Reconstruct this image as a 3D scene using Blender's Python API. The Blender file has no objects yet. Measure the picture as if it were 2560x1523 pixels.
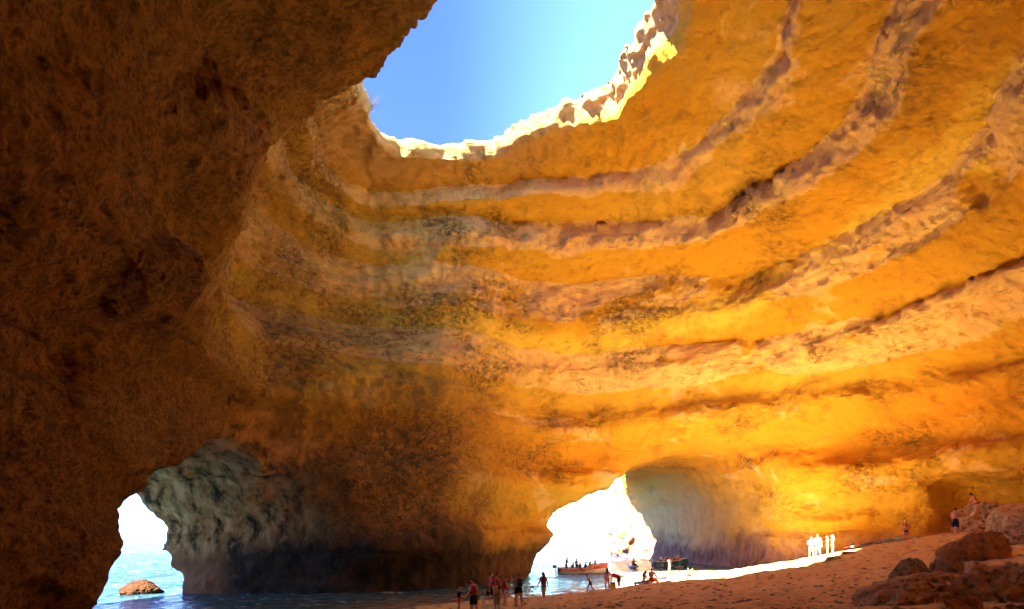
import bpy, bmesh, math, random
import numpy as np
from mathutils import Vector, Matrix, Euler

random.seed(7)
rng = np.random.default_rng(11)
sc = bpy.context.scene
COL = sc.collection

# ------------------------------------------------------------------ camera
CAM_Z = 4.8
ROLL = math.atan(0.0175)
FPX = 1540.0                      # focal length in photograph pixels (photo is 2560 wide)
cam_d = bpy.data.cameras.new('camera')
cam = bpy.data.objects.new('camera', cam_d)
COL.objects.link(cam)
cam_d.sensor_fit = 'HORIZONTAL'
cam_d.sensor_width = 36.0
cam_d.lens = 36.0 * FPX / 2560.0
cam_d.shift_y = 571.5 / 2560.0
cam_d.clip_start = 0.1
cam_d.clip_end = 30000.0
RT = np.array([math.cos(ROLL), 0.0, -math.sin(ROLL)])
UP = np.array([math.sin(ROLL), 0.0, math.cos(ROLL)])
FW = np.array([0.0, 1.0, 0.0])
cam.matrix_world = Matrix(((RT[0], UP[0], -FW[0], 0), (RT[1], UP[1], -FW[1], 0), (RT[2], UP[2], -FW[2], CAM_Z), (0, 0, 0, 1)))
sc.camera = cam

# ------------------------------------------------------------------ light
SUN_TO = np.array([-17.8, -19.0, 30.0]); SUN_TO /= np.linalg.norm(SUN_TO)
sun_el = math.asin(SUN_TO[2]); sun_az = math.atan2(SUN_TO[0], SUN_TO[1])
w = bpy.data.worlds.new('World'); sc.world = w; w.use_nodes = True
nt = w.node_tree; nt.nodes.clear()
sky = nt.nodes.new('ShaderNodeTexSky'); sky.sky_type = 'NISHITA'; sky.sun_disc = False
sky.sun_elevation = sun_el; sky.sun_rotation = sun_az
sky.altitude = 4000.0; sky.air_density = 1.0; sky.dust_density = 0.3; sky.ozone_density = 2.0
bg = nt.nodes.new('ShaderNodeBackground'); bg.inputs['Strength'].default_value = 0.075
wo = nt.nodes.new('ShaderNodeOutputWorld')
tc = nt.nodes.new('ShaderNodeTexCoord'); sx = nt.nodes.new('ShaderNodeSeparateXYZ')
mr = nt.nodes.new('ShaderNodeMapRange'); mr.interpolation_type = 'SMOOTHSTEP'
mr.inputs[1].default_value = -0.10; mr.inputs[2].default_value = 0.16
mc = nt.nodes.new('ShaderNodeMix'); mc.data_type = 'RGBA'; mc.inputs[6].default_value = (0.31, 0.39, 0.66, 1); mc.inputs[7].default_value = (0.76, 0.98, 0.78, 1)
mx = nt.nodes.new('ShaderNodeMix'); mx.data_type = 'RGBA'; mx.blend_type = 'MULTIPLY'; mx.inputs[0].default_value = 1.0
nt.links.new(tc.outputs['Generated'], sx.inputs[0]); nt.links.new(sx.outputs[0], mr.inputs[0]); nt.links.new(mr.outputs[0], mc.inputs[0]); nt.links.new(mc.outputs[2], mx.inputs[7])
nt.links.new(sky.outputs[0], mx.inputs[6]); nt.links.new(mx.outputs[2], bg.inputs['Color']); nt.links.new(bg.outputs[0], wo.inputs[0])
sun_d = bpy.data.lights.new('sun', 'SUN'); sun_d.energy = 4.2; sun_d.angle = math.radians(0.53)
sun_d.color = (1.0, 0.95, 0.87)
sun = bpy.data.objects.new('sun', sun_d); COL.objects.link(sun)
sun.rotation_euler = Vector(SUN_TO).to_track_quat('Z', 'Y').to_euler()
sun.location = (-60, -55, 90)
vs = sc.view_settings
sc.display_settings.display_device = 'sRGB'
vs.view_transform = 'Standard'; vs.look = 'None'; vs.gamma = 1.0; vs.use_curve_mapping = False
vs.exposure = 4.05
cy = sc.cycles
cy.max_bounces = 14; cy.diffuse_bounces = 10; cy.glossy_bounces = 4; cy.transmission_bounces = 4
cy.sample_clamp_indirect = 6.0; cy.caustics_reflective = False; cy.caustics_refractive = False
try:
    cy.use_denoising = True
    cy.denoising_input_passes = 'RGB_ALBEDO'
except Exception:
    pass

# ------------------------------------------------------------------ small helpers
def at(px, py, Y):
    """author's ruler: the place in the world, Y metres ahead, seen at a spot of the photograph"""
    dx = (px - 1280.0) / FPX; dy = (1333.0 - py) / FPX
    d = dx * RT + dy * UP + FW
    return np.array([d[0] * Y, Y, CAM_Z + d[2] * Y])

def smooth(a, b, x):
    t = np.clip((x - a) / (b - a), 0, 1)
    return t * t * (3 - 2 * t)

LAT = rng.random((64, 64, 64)).astype(np.float32) * 2 - 1
def vnoise(x, y, z):
    x = np.asarray(x, np.float32); y = np.asarray(y, np.float32); z = np.asarray(z, np.float32)
    x0 = np.floor(x); y0 = np.floor(y); z0 = np.floor(z)
    fx = x - x0; fy = y - y0; fz = z - z0
    fx = fx * fx * (3 - 2 * fx); fy = fy * fy * (3 - 2 * fy); fz = fz * fz * (3 - 2 * fz)
    i = x0.astype(np.int64) & 63; j = y0.astype(np.int64) & 63; k = z0.astype(np.int64) & 63
    i1 = (i + 1) & 63; j1 = (j + 1) & 63; k1 = (k + 1) & 63
    L = LAT
    a = L[i, j, k] * (1 - fx) + L[i1, j, k] * fx
    b = L[i, j1, k] * (1 - fx) + L[i1, j1, k] * fx
    c = L[i, j, k1] * (1 - fx) + L[i1, j, k1] * fx
    d = L[i, j1, k1] * (1 - fx) + L[i1, j1, k1] * fx
    ab = a * (1 - fy) + b * fy; cd = c * (1 - fy) + d * fy
    return ab * (1 - fz) + cd * fz

def fbm(x, y, z, octv, gain=0.5, ridged=False):
    s = 0; amp = 1.0; tot = 0
    for o in range(octv):
        n = vnoise(x + 17.3 * o, y - 9.1 * o, z + 5.7 * o)
        if ridged: n = 1 - 2 * np.abs(n)
        s = s + amp * n; tot += amp; amp *= gain
        x, y, z = (0.8 * x - 0.6 * y) * 2.03, (0.6 * x + 0.8 * y) * 2.03, z * 2.03
    return s / tot

def new_mesh(name, verts, faces, smooth_shade=True):
    me = bpy.data.meshes.new(name)
    verts = np.asarray(verts, np.float32); faces = np.asarray(faces, np.int32)
    me.vertices.add(len(verts)); me.vertices.foreach_set('co', verts.ravel())
    k = faces.shape[1]
    me.loops.add(faces.size); me.loops.foreach_set('vertex_index', faces.ravel())
    me.polygons.add(len(faces)); me.polygons.foreach_set('loop_start', np.arange(0, faces.size, k, dtype=np.int32))
    me.polygons.foreach_set('use_smooth', np.full(len(faces), smooth_shade))
    me.update(calc_edges=True); me.validate()
    return me

def tag(o, label=None, cat=None, group=None, kind=None):
    if label: o['label'] = label
    if cat: o['category'] = cat
    if group: o['group'] = group
    if kind: o['kind'] = kind
    return o

def link(name, me, mat=None, parent=None):
    o = bpy.data.objects.new(name, me); COL.objects.link(o)
    if mat is not None:
        me.materials.clear(); me.materials.append(mat)
    if parent is not None: o.parent = parent
    return o

def empty(name, loc=(0, 0, 0), rz=0.0):
    o = bpy.data.objects.new(name, None); COL.objects.link(o)
    o.empty_display_size = 0.3
    o.location = loc; o.rotation_euler = (0, 0, rz)
    return o

# node helper -----------------------------------------------------------------
class NT:
    def __init__(s, name):
        s.m = bpy.data.materials.new(name); s.m.use_nodes = True
        s.t = s.m.node_tree; s.t.nodes.clear()
        s.out = s.t.nodes.new('ShaderNodeOutputMaterial')
        s.b = s.t.nodes.new('ShaderNodeBsdfPrincipled')
        s.t.links.new(s.b.outputs[0], s.out.inputs['Surface'])
        s.b.inputs['Specular IOR Level'].default_value = 0.25
    def n(s, typ, **kw):
        nd = s.t.nodes.new(typ)
        for k, v in kw.items(): setattr(nd, k, v)
        return nd
    def put(s, sock, v):
        if isinstance(v, bpy.types.NodeSocket): s.t.links.new(v, sock)
        else: sock.default_value = v
    def math(s, op, a, b=0.0, c=0.0):
        nd = s.n('ShaderNodeMath', operation=op)
        for i, v in enumerate((a, b, c)): s.put(nd.inputs[i], v)
        return nd.outputs[0]
    def mix(s, f, a, b, blend='MIX'):
        nd = s.n('ShaderNodeMix', data_type='RGBA', blend_type=blend)
        s.put(nd.inputs[0], f)
        for i, v in ((6, a), (7, b)):
            if not isinstance(v, bpy.types.NodeSocket) and len(v) == 3: v = (*v, 1)
            s.put(nd.inputs[i], v)
        return nd.outputs[2]
    def ramp(s, v, stops, interp='LINEAR'):
        nd = s.n('ShaderNodeValToRGB'); cr = nd.color_ramp; cr.interpolation = interp
        while len(cr.elements) < len(stops): cr.elements.new(0.5)
        for e, (p, c) in zip(cr.elements, stops):
            e.position = p
            e.color = (*c, 1) if hasattr(c, '__len__') else (c, c, c, 1)
        s.put(nd.inputs[0], v)
        return nd.outputs[0]
    def noise(s, vec, scale, detail=4, rough=0.55, dist=0.0):
        nd = s.n('ShaderNodeTexNoise'); s.put(nd.inputs['Vector'], vec)
        nd.inputs['Scale'].default_value = scale; nd.inputs['Detail'].default_value = detail
        nd.inputs['Roughness'].default_value = rough; nd.inputs['Distortion'].default_value = dist
        return nd.outputs['Fac']
    def pos(s):
        return s.n('ShaderNodeNewGeometry').outputs['Position']
    def scale(s, vec, sc3, loc=(0, 0, 0)):
        nd = s.n('ShaderNodeMapping'); s.put(nd.inputs['Vector'], vec)
        nd.inputs['Scale'].default_value = sc3; nd.inputs['Location'].default_value = loc
        return nd.outputs[0]
    def bump(s, h, dist, strength=1.0, prev=None):
        nd = s.n('ShaderNodeBump'); s.put(nd.inputs['Height'], h)
        nd.inputs['Distance'].default_value = dist; nd.inputs['Strength'].default_value = strength
        if prev is not None: s.t.links.new(prev, nd.inputs['Normal'])
        return nd.outputs[0]

def plain(name, col, rough=0.7, spec=0.25, vary=0.12):
    k = NT(name)
    f = k.noise(k.n('ShaderNodeTexCoord').outputs['Object'], 9.0, 3)
    dk = tuple(max(0, c * (1 - vary)) for c in col); lt = tuple(min(1, c * (1 + vary)) for c in col)
    k.put(k.b.inputs['Base Color'], k.ramp(f, [(0.3, dk), (0.7, lt)]))
    k.b.inputs['Roughness'].default_value = rough
    k.b.inputs['Specular IOR Level'].default_value = spec
    return k.m

# ------------------------------------------------------------------ the cave: one rock mass, hollowed out
AX = np.array([-0.5, 37.0])                       # the axis of the dome, under the hole in the roof
def polar_table(pts, n=720, blur=5):
    pts = np.asarray(pts, float)
    a = np.arctan2(pts[:, 1] - AX[1], pts[:, 0] - AX[0]); r = np.hypot(pts[:, 0] - AX[0], pts[:, 1] - AX[1])
    o = np.argsort(a); a = a[o]; r = r[o]
    g = np.linspace(-math.pi, math.pi, n, endpoint=False)
    # walk the polygon edge between neighbouring corners so straight walls stay straight
    ax = np.concatenate([a[-1:] - 2 * math.pi, a, a[:1] + 2 * math.pi]); rx = np.concatenate([r[-1:], r, r[:1]])
    X = rx * np.cos(ax); Yy = rx * np.sin(ax)
    i = np.clip(np.searchsorted(ax, g) - 1, 0, len(ax) - 2)
    x0, y0, x1, y1 = X[i], Yy[i], X[i + 1], Yy[i + 1]
    cx, sx = np.cos(g), np.sin(g)
    den = cx * (y1 - y0) - sx * (x1 - x0)
    out = (x0 * (y1 - y0) - y0 * (x1 - x0)) / den
    return blur_table(out, blur)
def blur_table(v, k):
    for _ in range(k):
        v = 0.25 * np.roll(v, 1) + 0.5 * v + 0.25 * np.roll(v, -1)
    return v
def angle_table(pts_val, n=720, blur=60):
    p = np.asarray([q[:2] for q in pts_val], float); v = np.asarray([q[2] for q in pts_val], float)
    a = np.arctan2(p[:, 1] - AX[1], p[:, 0] - AX[0]); o = np.argsort(a)
    g = np.linspace(-math.pi, math.pi, n, endpoint=False)
    return blur_table(np.interp(g, a[o], v[o], period=2 * math.pi), blur)
def look(tab, phi):
    n = len(tab); t = (phi + math.pi) / (2 * math.pi) * n
    i = np.floor(t).astype(np.int64); f = (t - i).astype(np.float32)
    tab = tab.astype(np.float32)
    return tab[i % n] * (1 - f) + tab[(i + 1) % n] * f

FLOOR = [(-14, 50.5), (-5, 55), (-1.2, 61), (2, 67), (9, 70), (18, 69), (27, 64), (33, 55), (37, 45), (38, 32), (34, 18),
         (26, 6), (14, -4), (2, -9), (-6, -4), (-10, 5), (-13, 15), (-15.9, 26), (-18.5, 34), (-20, 42), (-19, 48)]
RIM_PX = [(1110, 0, 28), (1040, 75, 28), (975, 125, 28.2), (918, 168, 28.6), (915, 215, 33.5), (938, 262, 35.6), (948, 305, 36), (978, 335, 36),
          (1012, 358, 36), (1040, 342, 36), (1085, 347, 36), (1150, 354, 36), (1230, 345, 36), (1262, 330, 36), (1300, 290, 36.2),
          (1380, 255, 36.2), (1430, 240, 36.2), (1512, 215, 36.2), (1530, 170, 36), (1555, 115, 36), (1570, 75, 36), (1610, 35, 36), (1622, 0, 36)]
def rim_xy(px, py, z):
    dx = (px - 1280) / FPX; dy = (1333 - py) / FPX
    d = dx * RT + dy * UP + FW
    Y = (z - CAM_Z) / d[2]
    return (d[0] * Y, Y, z)
RIM = [rim_xy(*p) for p in RIM_PX] + [(8.7, 30.5, 36), (7.0, 26.2, 33.5), (3.6, 23.6, 30), (-0.4, 24.6, 28)]
PF = polar_table(FLOOR, blur=40)
PO = polar_table([(p[0], p[1]) for p in RIM], blur=3) + 0.8
_pg = np.linspace(-math.pi, math.pi, 720, endpoint=False)
PO = PO + 0.7 * smooth(-0.45, 0.1, _pg) * smooth(2.5, 1.9, _pg)
ZL = angle_table(RIM, blur=20)
# how quickly the shaft above the lip opens out (near side a funnel, far side steep)
FL = angle_table([(-2.9, 26.7, 1.7), (-7.2, 30.4, 1.2), (-9.5, 38, 0.3), (-9, 46, -0.1), (-2, 49, -0.8), (6, 43, -0.85), (8, 36, -0.8), (9, 31, -0.5), (8, 28, 0.4), (3, 24, 1.5)], blur=25)

def poly_table(poly, lo, hi, step):
    poly = np.asarray(poly, float)
    gx = np.arange(lo[0], hi[0], step); gy = np.arange(lo[1], hi[1], step)
    X, Y = np.meshgrid(gx, gy, indexing='ij')
    d = np.full(X.shape, 1e9); ins = np.zeros(X.shape, bool)
    n = len(poly)
    for i in range(n):
        a = poly[i]; b = poly[(i + 1) % n]; e = b - a
        wx = X - a[0]; wy = Y - a[1]
        t = np.clip((wx * e[0] + wy * e[1]) / (e @ e), 0, 1)
        d = np.minimum(d, np.hypot(wx - t * e[0], wy - t * e[1]))
        c = (a[1] > Y) != (b[1] > Y)
        if e[1] != 0:
            ins ^= c & (X < a[0] + (Y - a[1]) / e[1] * e[0])
    T = np.where(ins, -d, d).astype(np.float32)
    def f(x, y):
        u = np.clip((x - lo[0]) / step, 0, len(gx) - 1.001); v = np.clip((y - lo[1]) / step, 0, len(gy) - 1.001)
        i = u.astype(np.int64); j = v.astype(np.int64); fu = (u - i).astype(np.float32); fv = (v - j).astype(np.float32)
        return (T[i, j] * (1 - fu) + T[i + 1, j] * fu) * (1 - fv) + (T[i, j + 1] * (1 - fu) + T[i + 1, j + 1] * fu) * fv
    return f
# headland footprint from above; unseen left edge pushed out to shade the jamb
FOOT = [(-70, -60), (-40, 10), (-38, 30), (-37, 46), (-36.4, 51), (-32.3, 54.8), (-27, 61), (-8, 74), (1, 80), (16, 86), (20.5, 112), (40, 116), (110, 112), (110, -60)]
foot_f = poly_table(FOOT, (-110, -90), (140, 150), 1.0)
# left arch: cross-section along y and z, tunnel runs out to the left
LARCH = [(22.9, -6), (23.4, 0.6), (25.1, 2.6), (28.0, 4.5), (30.8, 6.5), (34.0, 8.3), (37.5, 10.0), (41.5, 11.4), (45.5, 12.0), (50.5, 9.4), (52.6, 6), (51.6, 0), (51, -6)]
larch_f = poly_table(LARCH, (0, -20), (90, 50), 0.25)
# right arch: cross-section across x and z at y = 70
RARCH = [(0.6, -6), (1.2, -0.2), (3.0, 1.8), (4.7, 4.2), (5.0, 5.8), (6.5, 7.6), (8, 8.3), (10.2, 10.1), (12.3, 10.4), (15, 12.2), (20, 13.8), (25.5, 12.6), (28.6, 8.5), (29.4, 3), (28.6, 0), (28.6, -6)]
rarch_f = poly_table(RARCH, (-40, -20), (70, 50), 0.25)

CRACK = np.array([-4.0, 5.2, 11.6, 18.0, 23.6, 29.2, 33.0, 35.0, 41.0])      # heights of the bedding planes
zs = np.linspace(-10, 50, 1201)
def bed_of(zw):
    i = np.clip(np.searchsorted(CRACK, zw, side='right') - 1, 0, len(CRACK) - 2)
    return i, np.clip((zw - CRACK[i]) / (CRACK[i + 1] - CRACK[i]), 0, 1)
_i, _t = bed_of(zs)
# each bed: an underside that leans inwards, then a steeper broken face up to the next plane
WST = np.array([0.0, 0.12, 0.14, 0.30, 0.72, 0.80, 0.90, 0.75])[_i]
STAIR = ((1 - WST) * zs + WST * (CRACK[_i] + (CRACK[_i + 1] - CRACK[_i]) * np.clip(_t / 0.34, 0, 1))).astype(np.float32)
NOTCH = np.zeros_like(zs)
for c_, d_, w_ in zip(CRACK[1:-1], (0.12, 0.3, 0.12, 0.75, 0.45, 0.9, 0.5), (0.3, 0.16, 0.3, 0.22, 0.22, 0.24, 0.22)):
    NOTCH += d_ * np.exp(-((zs - c_ - 0.1) / w_) ** 2)
NOTCH = NOTCH.astype(np.float32)
def bed_height(x, y, z):
    w1 = vnoise(x * 0.05, y * 0.05, z * 0.02); w2 = vnoise(x * 0.21 + 7, y * 0.21, z * 0.1)
    u = x - (6.0 + (34.0 - z) * 1.35)
    return z + 0.6 * w1 + 0.22 * w2 + 0.40 * (0.5 * (u + np.sqrt(u * u + 9.0)))

def smin(a, b, k):
    h = np.clip(0.5 + 0.5 * (b - a) / k, 0, 1)
    return b * (1 - h) + a * h - k * h * (1 - h)

def rock_sdf(x, y, z, detail=True):
    """below zero inside the rock"""
    dx = x - AX[0]; dy = y - AX[1]
    rho = np.hypot(dx, dy); phi = np.arctan2(dy, dx)
    pf = look(PF, phi); po = look(PO, phi); zl = look(ZL, phi); fl = look(FL, phi)
    zw = bed_height(x, y, z)
    ze = np.interp(zw, zs, STAIR).astype(np.float32)
    nk = np.interp(zw, zs, NOTCH).astype(np.float32)
    t = np.clip(ze / zl, 0, 1)
    g = np.power(np.maximum(1 - np.power(t, 2.3), 0), 0.62)
    bulge = 1 + 0.03 * np.sin(zw * 1.02 + 0.6) * smooth(26, 16, z) + 0.055 * np.sin(np.clip(z / 20.0, 0, 1) * math.pi)
    P = po + (pf * bulge - po) * g + nk * np.clip(0.62 + 1.25 * vnoise(x * 0.085 + 3, y * 0.085, z * 0.11), 0, 1.4)
    zt = zl - 0.7 * smooth(0.0, -0.3, fl)
    shaft = po + fl * (z - zt)
    # scooped alcove on the left with the bright shelf that runs on from it, the wave-cut slot and undercut on the right
    ph = np.where(phi < 0, phi + 2 * math.pi, phi)
    pb = 3.2 + (z - 21.0) * 0.095
    P = P + 4.6 * smooth(pb + 0.03, pb - 0.14, ph) * smooth(1.3, 2.5, ph) * smooth(19.0, 24.0, zw)
    P = P + 3.4 * smooth(0.435, 0.405, phi) * smooth(-0.75, -0.55, phi) * smooth(8.95, 8.65, z + 0.3 * (zw - z))
    ub = 4.0 + 2.2 * smooth(0.75, 0.42, phi)
    P = P + 1.5 * smooth(1.0, 0.85, phi) * smooth(-0.2, 0.2, phi) * smooth(ub + 0.5, ub - 0.3, z)
    P = np.where(z > zt, shaft, P)
    dome = (rho - P) * 0.75
    dome = np.where(z > 44, np.maximum(dome, -100), dome)
    # arches
    yl = y + 0.15 * (x + 16)                  # tunnel leans slightly seaward
    la = np.maximum(larch_f(yl, z), x + 12.0)
    xr = x + 0.175 * (y - 70.0)
    ra = np.maximum(rarch_f(xr, z), 58.0 - y)
    if True:
        n1 = 0
        if detail:
            n1 = 0.55 * vnoise(x * 0.21, y * 0.21, z * 0.33) + 0.3 * vnoise(x * 0.5 + 9, y * 0.5, z * 0.8)
        air = smin(smin(dome, la + 0.3 * n1, 1.4), ra + 0.6 * n1, 2.2)
        # wave-cut notch near the sand at the right-hand wall
        out = np.maximum(foot_f(x - 0.40 * np.clip(8 - z, 0, 9) * smooth(-15, -24, x), y), z - 36.8)
        r = np.maximum(out, -air)
        if detail:
            lay = vnoise(x * 0.03, y * 0.03, z * 0.9) * 0.35 + vnoise(x * 0.06 + 4, y * 0.06, z * 2.1) * 0.16
            big = 0.8 * fbm(x * 0.11, y * 0.11, z * 0.2, 3)
            nm = smooth(42, 30, y) * smooth(4, -5, x)
            low = smooth(12, 7, z) * smooth(20, 24, y)
            big = big * (1 - 0.6 * low * nm) + nm * (1 - low) * 1.9 * (fbm(x * 0.075 + y * 0.03, y * 0.06 - z * 0.045, z * 0.06 + y * 0.03, 3, 0.5, True) - 0.12)
            lay = lay * (1 - 0.85 * nm)
            ups = smooth(22, 34, z)
            crag = (0.35 + 0.8 * ups * smooth(35.0, 32.5, z)) * fbm(x * 0.33 + 3, y * 0.33, z * 0.45, 3, 0.55, True) * 0.45
            calm = 1 - 0.65 * smooth(33.6, 35.2, z) * (y > 33)
            r = r + n1 * 0.7 * calm + lay * smooth(36.5, 33.5, z) + big * calm + crag
        return r

def graded(a, b, fa, fb, fine, coarse):
    """samples from a to b, fine between fa and fb"""
    out = [fa]
    while out[-1] < fb - 1e-9: out.append(min(out[-1] + fine, fb))
    s = fine; v = fb; hi = []
    while v < b - 1e-6:
        s = min(s * 1.25, coarse); v = min(v + s, b); hi.append(v)
    s = fine; v = fa; lo = []
    while v > a + 1e-6:
        s = min(s * 1.25, coarse); v = max(v - s, a); lo.append(v)
    return np.array(lo[::-1] + out + hi)

def cave_mesh(fine=0.34, rr=1.0085):
    az = np.radians(graded(-180, 180, -42.5, 42.5, fine, 4.0))
    az = np.concatenate([az, [az[1] + 2 * math.pi]])
    el = np.radians(graded(-65, 89.95, -9, 46, fine, 4.0))
    lr = np.arange(math.log(3.0), math.log(150.0), math.log(rr))
    na, ne, nr = len(az), len(el), len(lr)
    ca, sa, ce, se, R = np.cos(az), np.sin(az), np.cos(el), np.sin(el), np.exp(lr)
    def xyz(i, j, k):
        return (sa[i] * ce[j] * R[k]).astype(np.float32), (ca[i] * ce[j] * R[k]).astype(np.float32), (CAM_Z + se[j] * R[k]).astype(np.float32)
    B = 4
    ia, ie, ir = (np.minimum(np.arange(0, n + B, B), n - 1) for n in (na, ne, nr))
    I, J, K = np.meshgrid(ia, ie, ir, indexing='ij')
    fc = rock_sdf(*xyz(I.ravel(), J.ravel(), K.ravel()), detail=False).reshape(I.shape)
    # keep blocks whose corners come near the surface or straddle it
    mn = fc[:-1, :-1, :-1].copy(); mx = mn.copy(); cx = mn.copy() * 0
    for a in (0, 1):
        for b in (0, 1):
            for c in (0, 1):
                s = fc[a:a + mn.shape[0], b:b + mn.shape[1], c:c + mn.shape[2]]
                mn = np.minimum(mn, s); mx = np.maximum(mx, s)
    keep = (mn < 3.0) & (mx > -3.0)
    F = np.repeat(np.repeat(np.repeat(np.where(mn > 0, 1.0, -1.0).astype(np.float32), B, 0), B, 1), B, 2)[:na, :ne, :nr]
    F = np.ascontiguousarray(F)
    km = np.repeat(np.repeat(np.repeat(keep, B, 0), B, 1), B, 2)[:na, :ne, :nr]
    idx = np.flatnonzero(km)
    CH = 1_500_000
    Ff = F.ravel()
    for s in range(0, len(idx), CH):
        q = idx[s:s + CH]
        k = q % nr; j = (q // nr) % ne; i = q // (nr * ne)
        Ff[q] = rock_sdf(*xyz(i, j, k), detail=True)
    F = Ff.reshape(na, ne, nr)
    S = F < 0
    # cells with a sign change
    cnt = np.zeros((na - 1, ne - 1, nr - 1), np.uint8)
    for a in (0, 1):
        for b in (0, 1):
            for c in (0, 1):
                cnt += S[a:na - 1 + a, b:ne - 1 + b, c:nr - 1 + c]
    act = (cnt > 0) & (cnt < 8)
    ci = np.flatnonzero(act)
    cid = np.full(act.size, -1, np.int32); cid[ci] = np.arange(len(ci))
    cid = cid.reshape(act.shape)
    k = ci % (nr - 1); j = (ci // (nr - 1)) % (ne - 1); i = ci // ((nr - 1) * (ne - 1))
    acc = np.zeros((len(ci), 3)); wt = np.zeros(len(ci))
    cor = [(a, b, c) for a in (0, 1) for b in (0, 1) for c in (0, 1)]
    for p in cor:
        for ax in range(3):
            if p[ax]: continue
            q = list(p); q[ax] = 1
            f0 = F[i + p[0], j + p[1], k + p[2]]; f1 = F[i + q[0], j + q[1], k + q[2]]
            m = (f0 < 0) != (f1 < 0)
            t = np.where(m, f0 / np.where(m, f0 - f1, 1), 0)
            for d in range(3):
                acc[:, d] += np.where(m, p[d] + (t if d == ax else 0), 0)
            wt += m
    acc /= wt[:, None]
    def ip(arr, n, fr):
        return arr[n] * (1 - fr) + arr[n + 1] * fr
    A = ip(az, i, acc[:, 0]); E = ip(el, j, acc[:, 1]); RR = np.exp(ip(lr, k, acc[:, 2]))
    V = np.stack([np.sin(A) * np.cos(E) * RR, np.cos(A) * np.cos(E) * RR, CAM_Z + np.sin(E) * RR], 1)
    quads = []
    def emit(m, off, flip_axis):
        pass
    # edges along each axis
    for ax in range(3):
        sl0 = [slice(1, -1)] * 3; sl1 = [slice(1, -1)] * 3
        sl0[ax] = slice(0, -1); sl1[ax] = slice(1, None)
        if ax != 0:
            sl0[0] = slice(1, -1); sl1[0] = slice(1, -1)
        s0 = S[tuple(sl0)]; s1 = S[tuple(sl1)]
        m = s0 != s1
        w_ = np.argwhere(m)
        base = w_.copy()
        for d in range(3):
            if d != ax: base[:, d] += 1
        o1, o2 = [d for d in range(3) if d != ax]
        def cell(d1, d2):
            b = base.copy(); b[:, o1] -= d1; b[:, o2] -= d2
            return cid[b[:, 0], b[:, 1], b[:, 2]]
        Q = np.stack([cell(1, 1), cell(0, 1), cell(0, 0), cell(1, 0)], 1)
        fl = s0[m]
        if ax == 1: fl = ~fl
        Q = np.where(fl[:, None], Q, Q[:, ::-1])
        quads.append(Q)
    Q = np.concatenate(quads)
    Q = Q[(Q >= 0).all(1)]
    # drop what lies deep under water or far behind the headland
    c = V[Q].mean(1)
    hid = (foot_f(c[:, 0], c[:, 1]) > -1.6) & (c[:, 2] < 36.0) & ((c[:, 1] < 38) | ((c[:, 0] > 30) & (c[:, 1] < 108)))
    Q = Q[(c[:, 2] > -2.5) & ~hid]
    used = np.unique(Q); remap = np.full(len(V), -1, np.int32); remap[used] = np.arange(len(used))
    return V[used], remap[Q]

def subdivided(me, lv):
    o = bpy.data.objects.new('tmp', me); COL.objects.link(o)
    md = o.modifiers.new('s', 'SUBSURF'); md.levels = lv; md.render_levels = lv
    dg = bpy.context.evaluated_depsgraph_get()
    e = o.evaluated_get(dg)
    m2 = bpy.data.meshes.new_from_object(e, depsgraph=dg)
    bpy.data.objects.remove(o); bpy.data.meshes.remove(me)
    return m2

def co_of(me):
    a = np.empty(len(me.vertices) * 3, np.float32); me.vertices.foreach_get('co', a); return a.reshape(-1, 3)
def no_of(me):
    a = np.empty(len(me.vertices) * 3, np.float32); me.vertex_normals.foreach_get('vector', a); return a.reshape(-1, 3)

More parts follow.
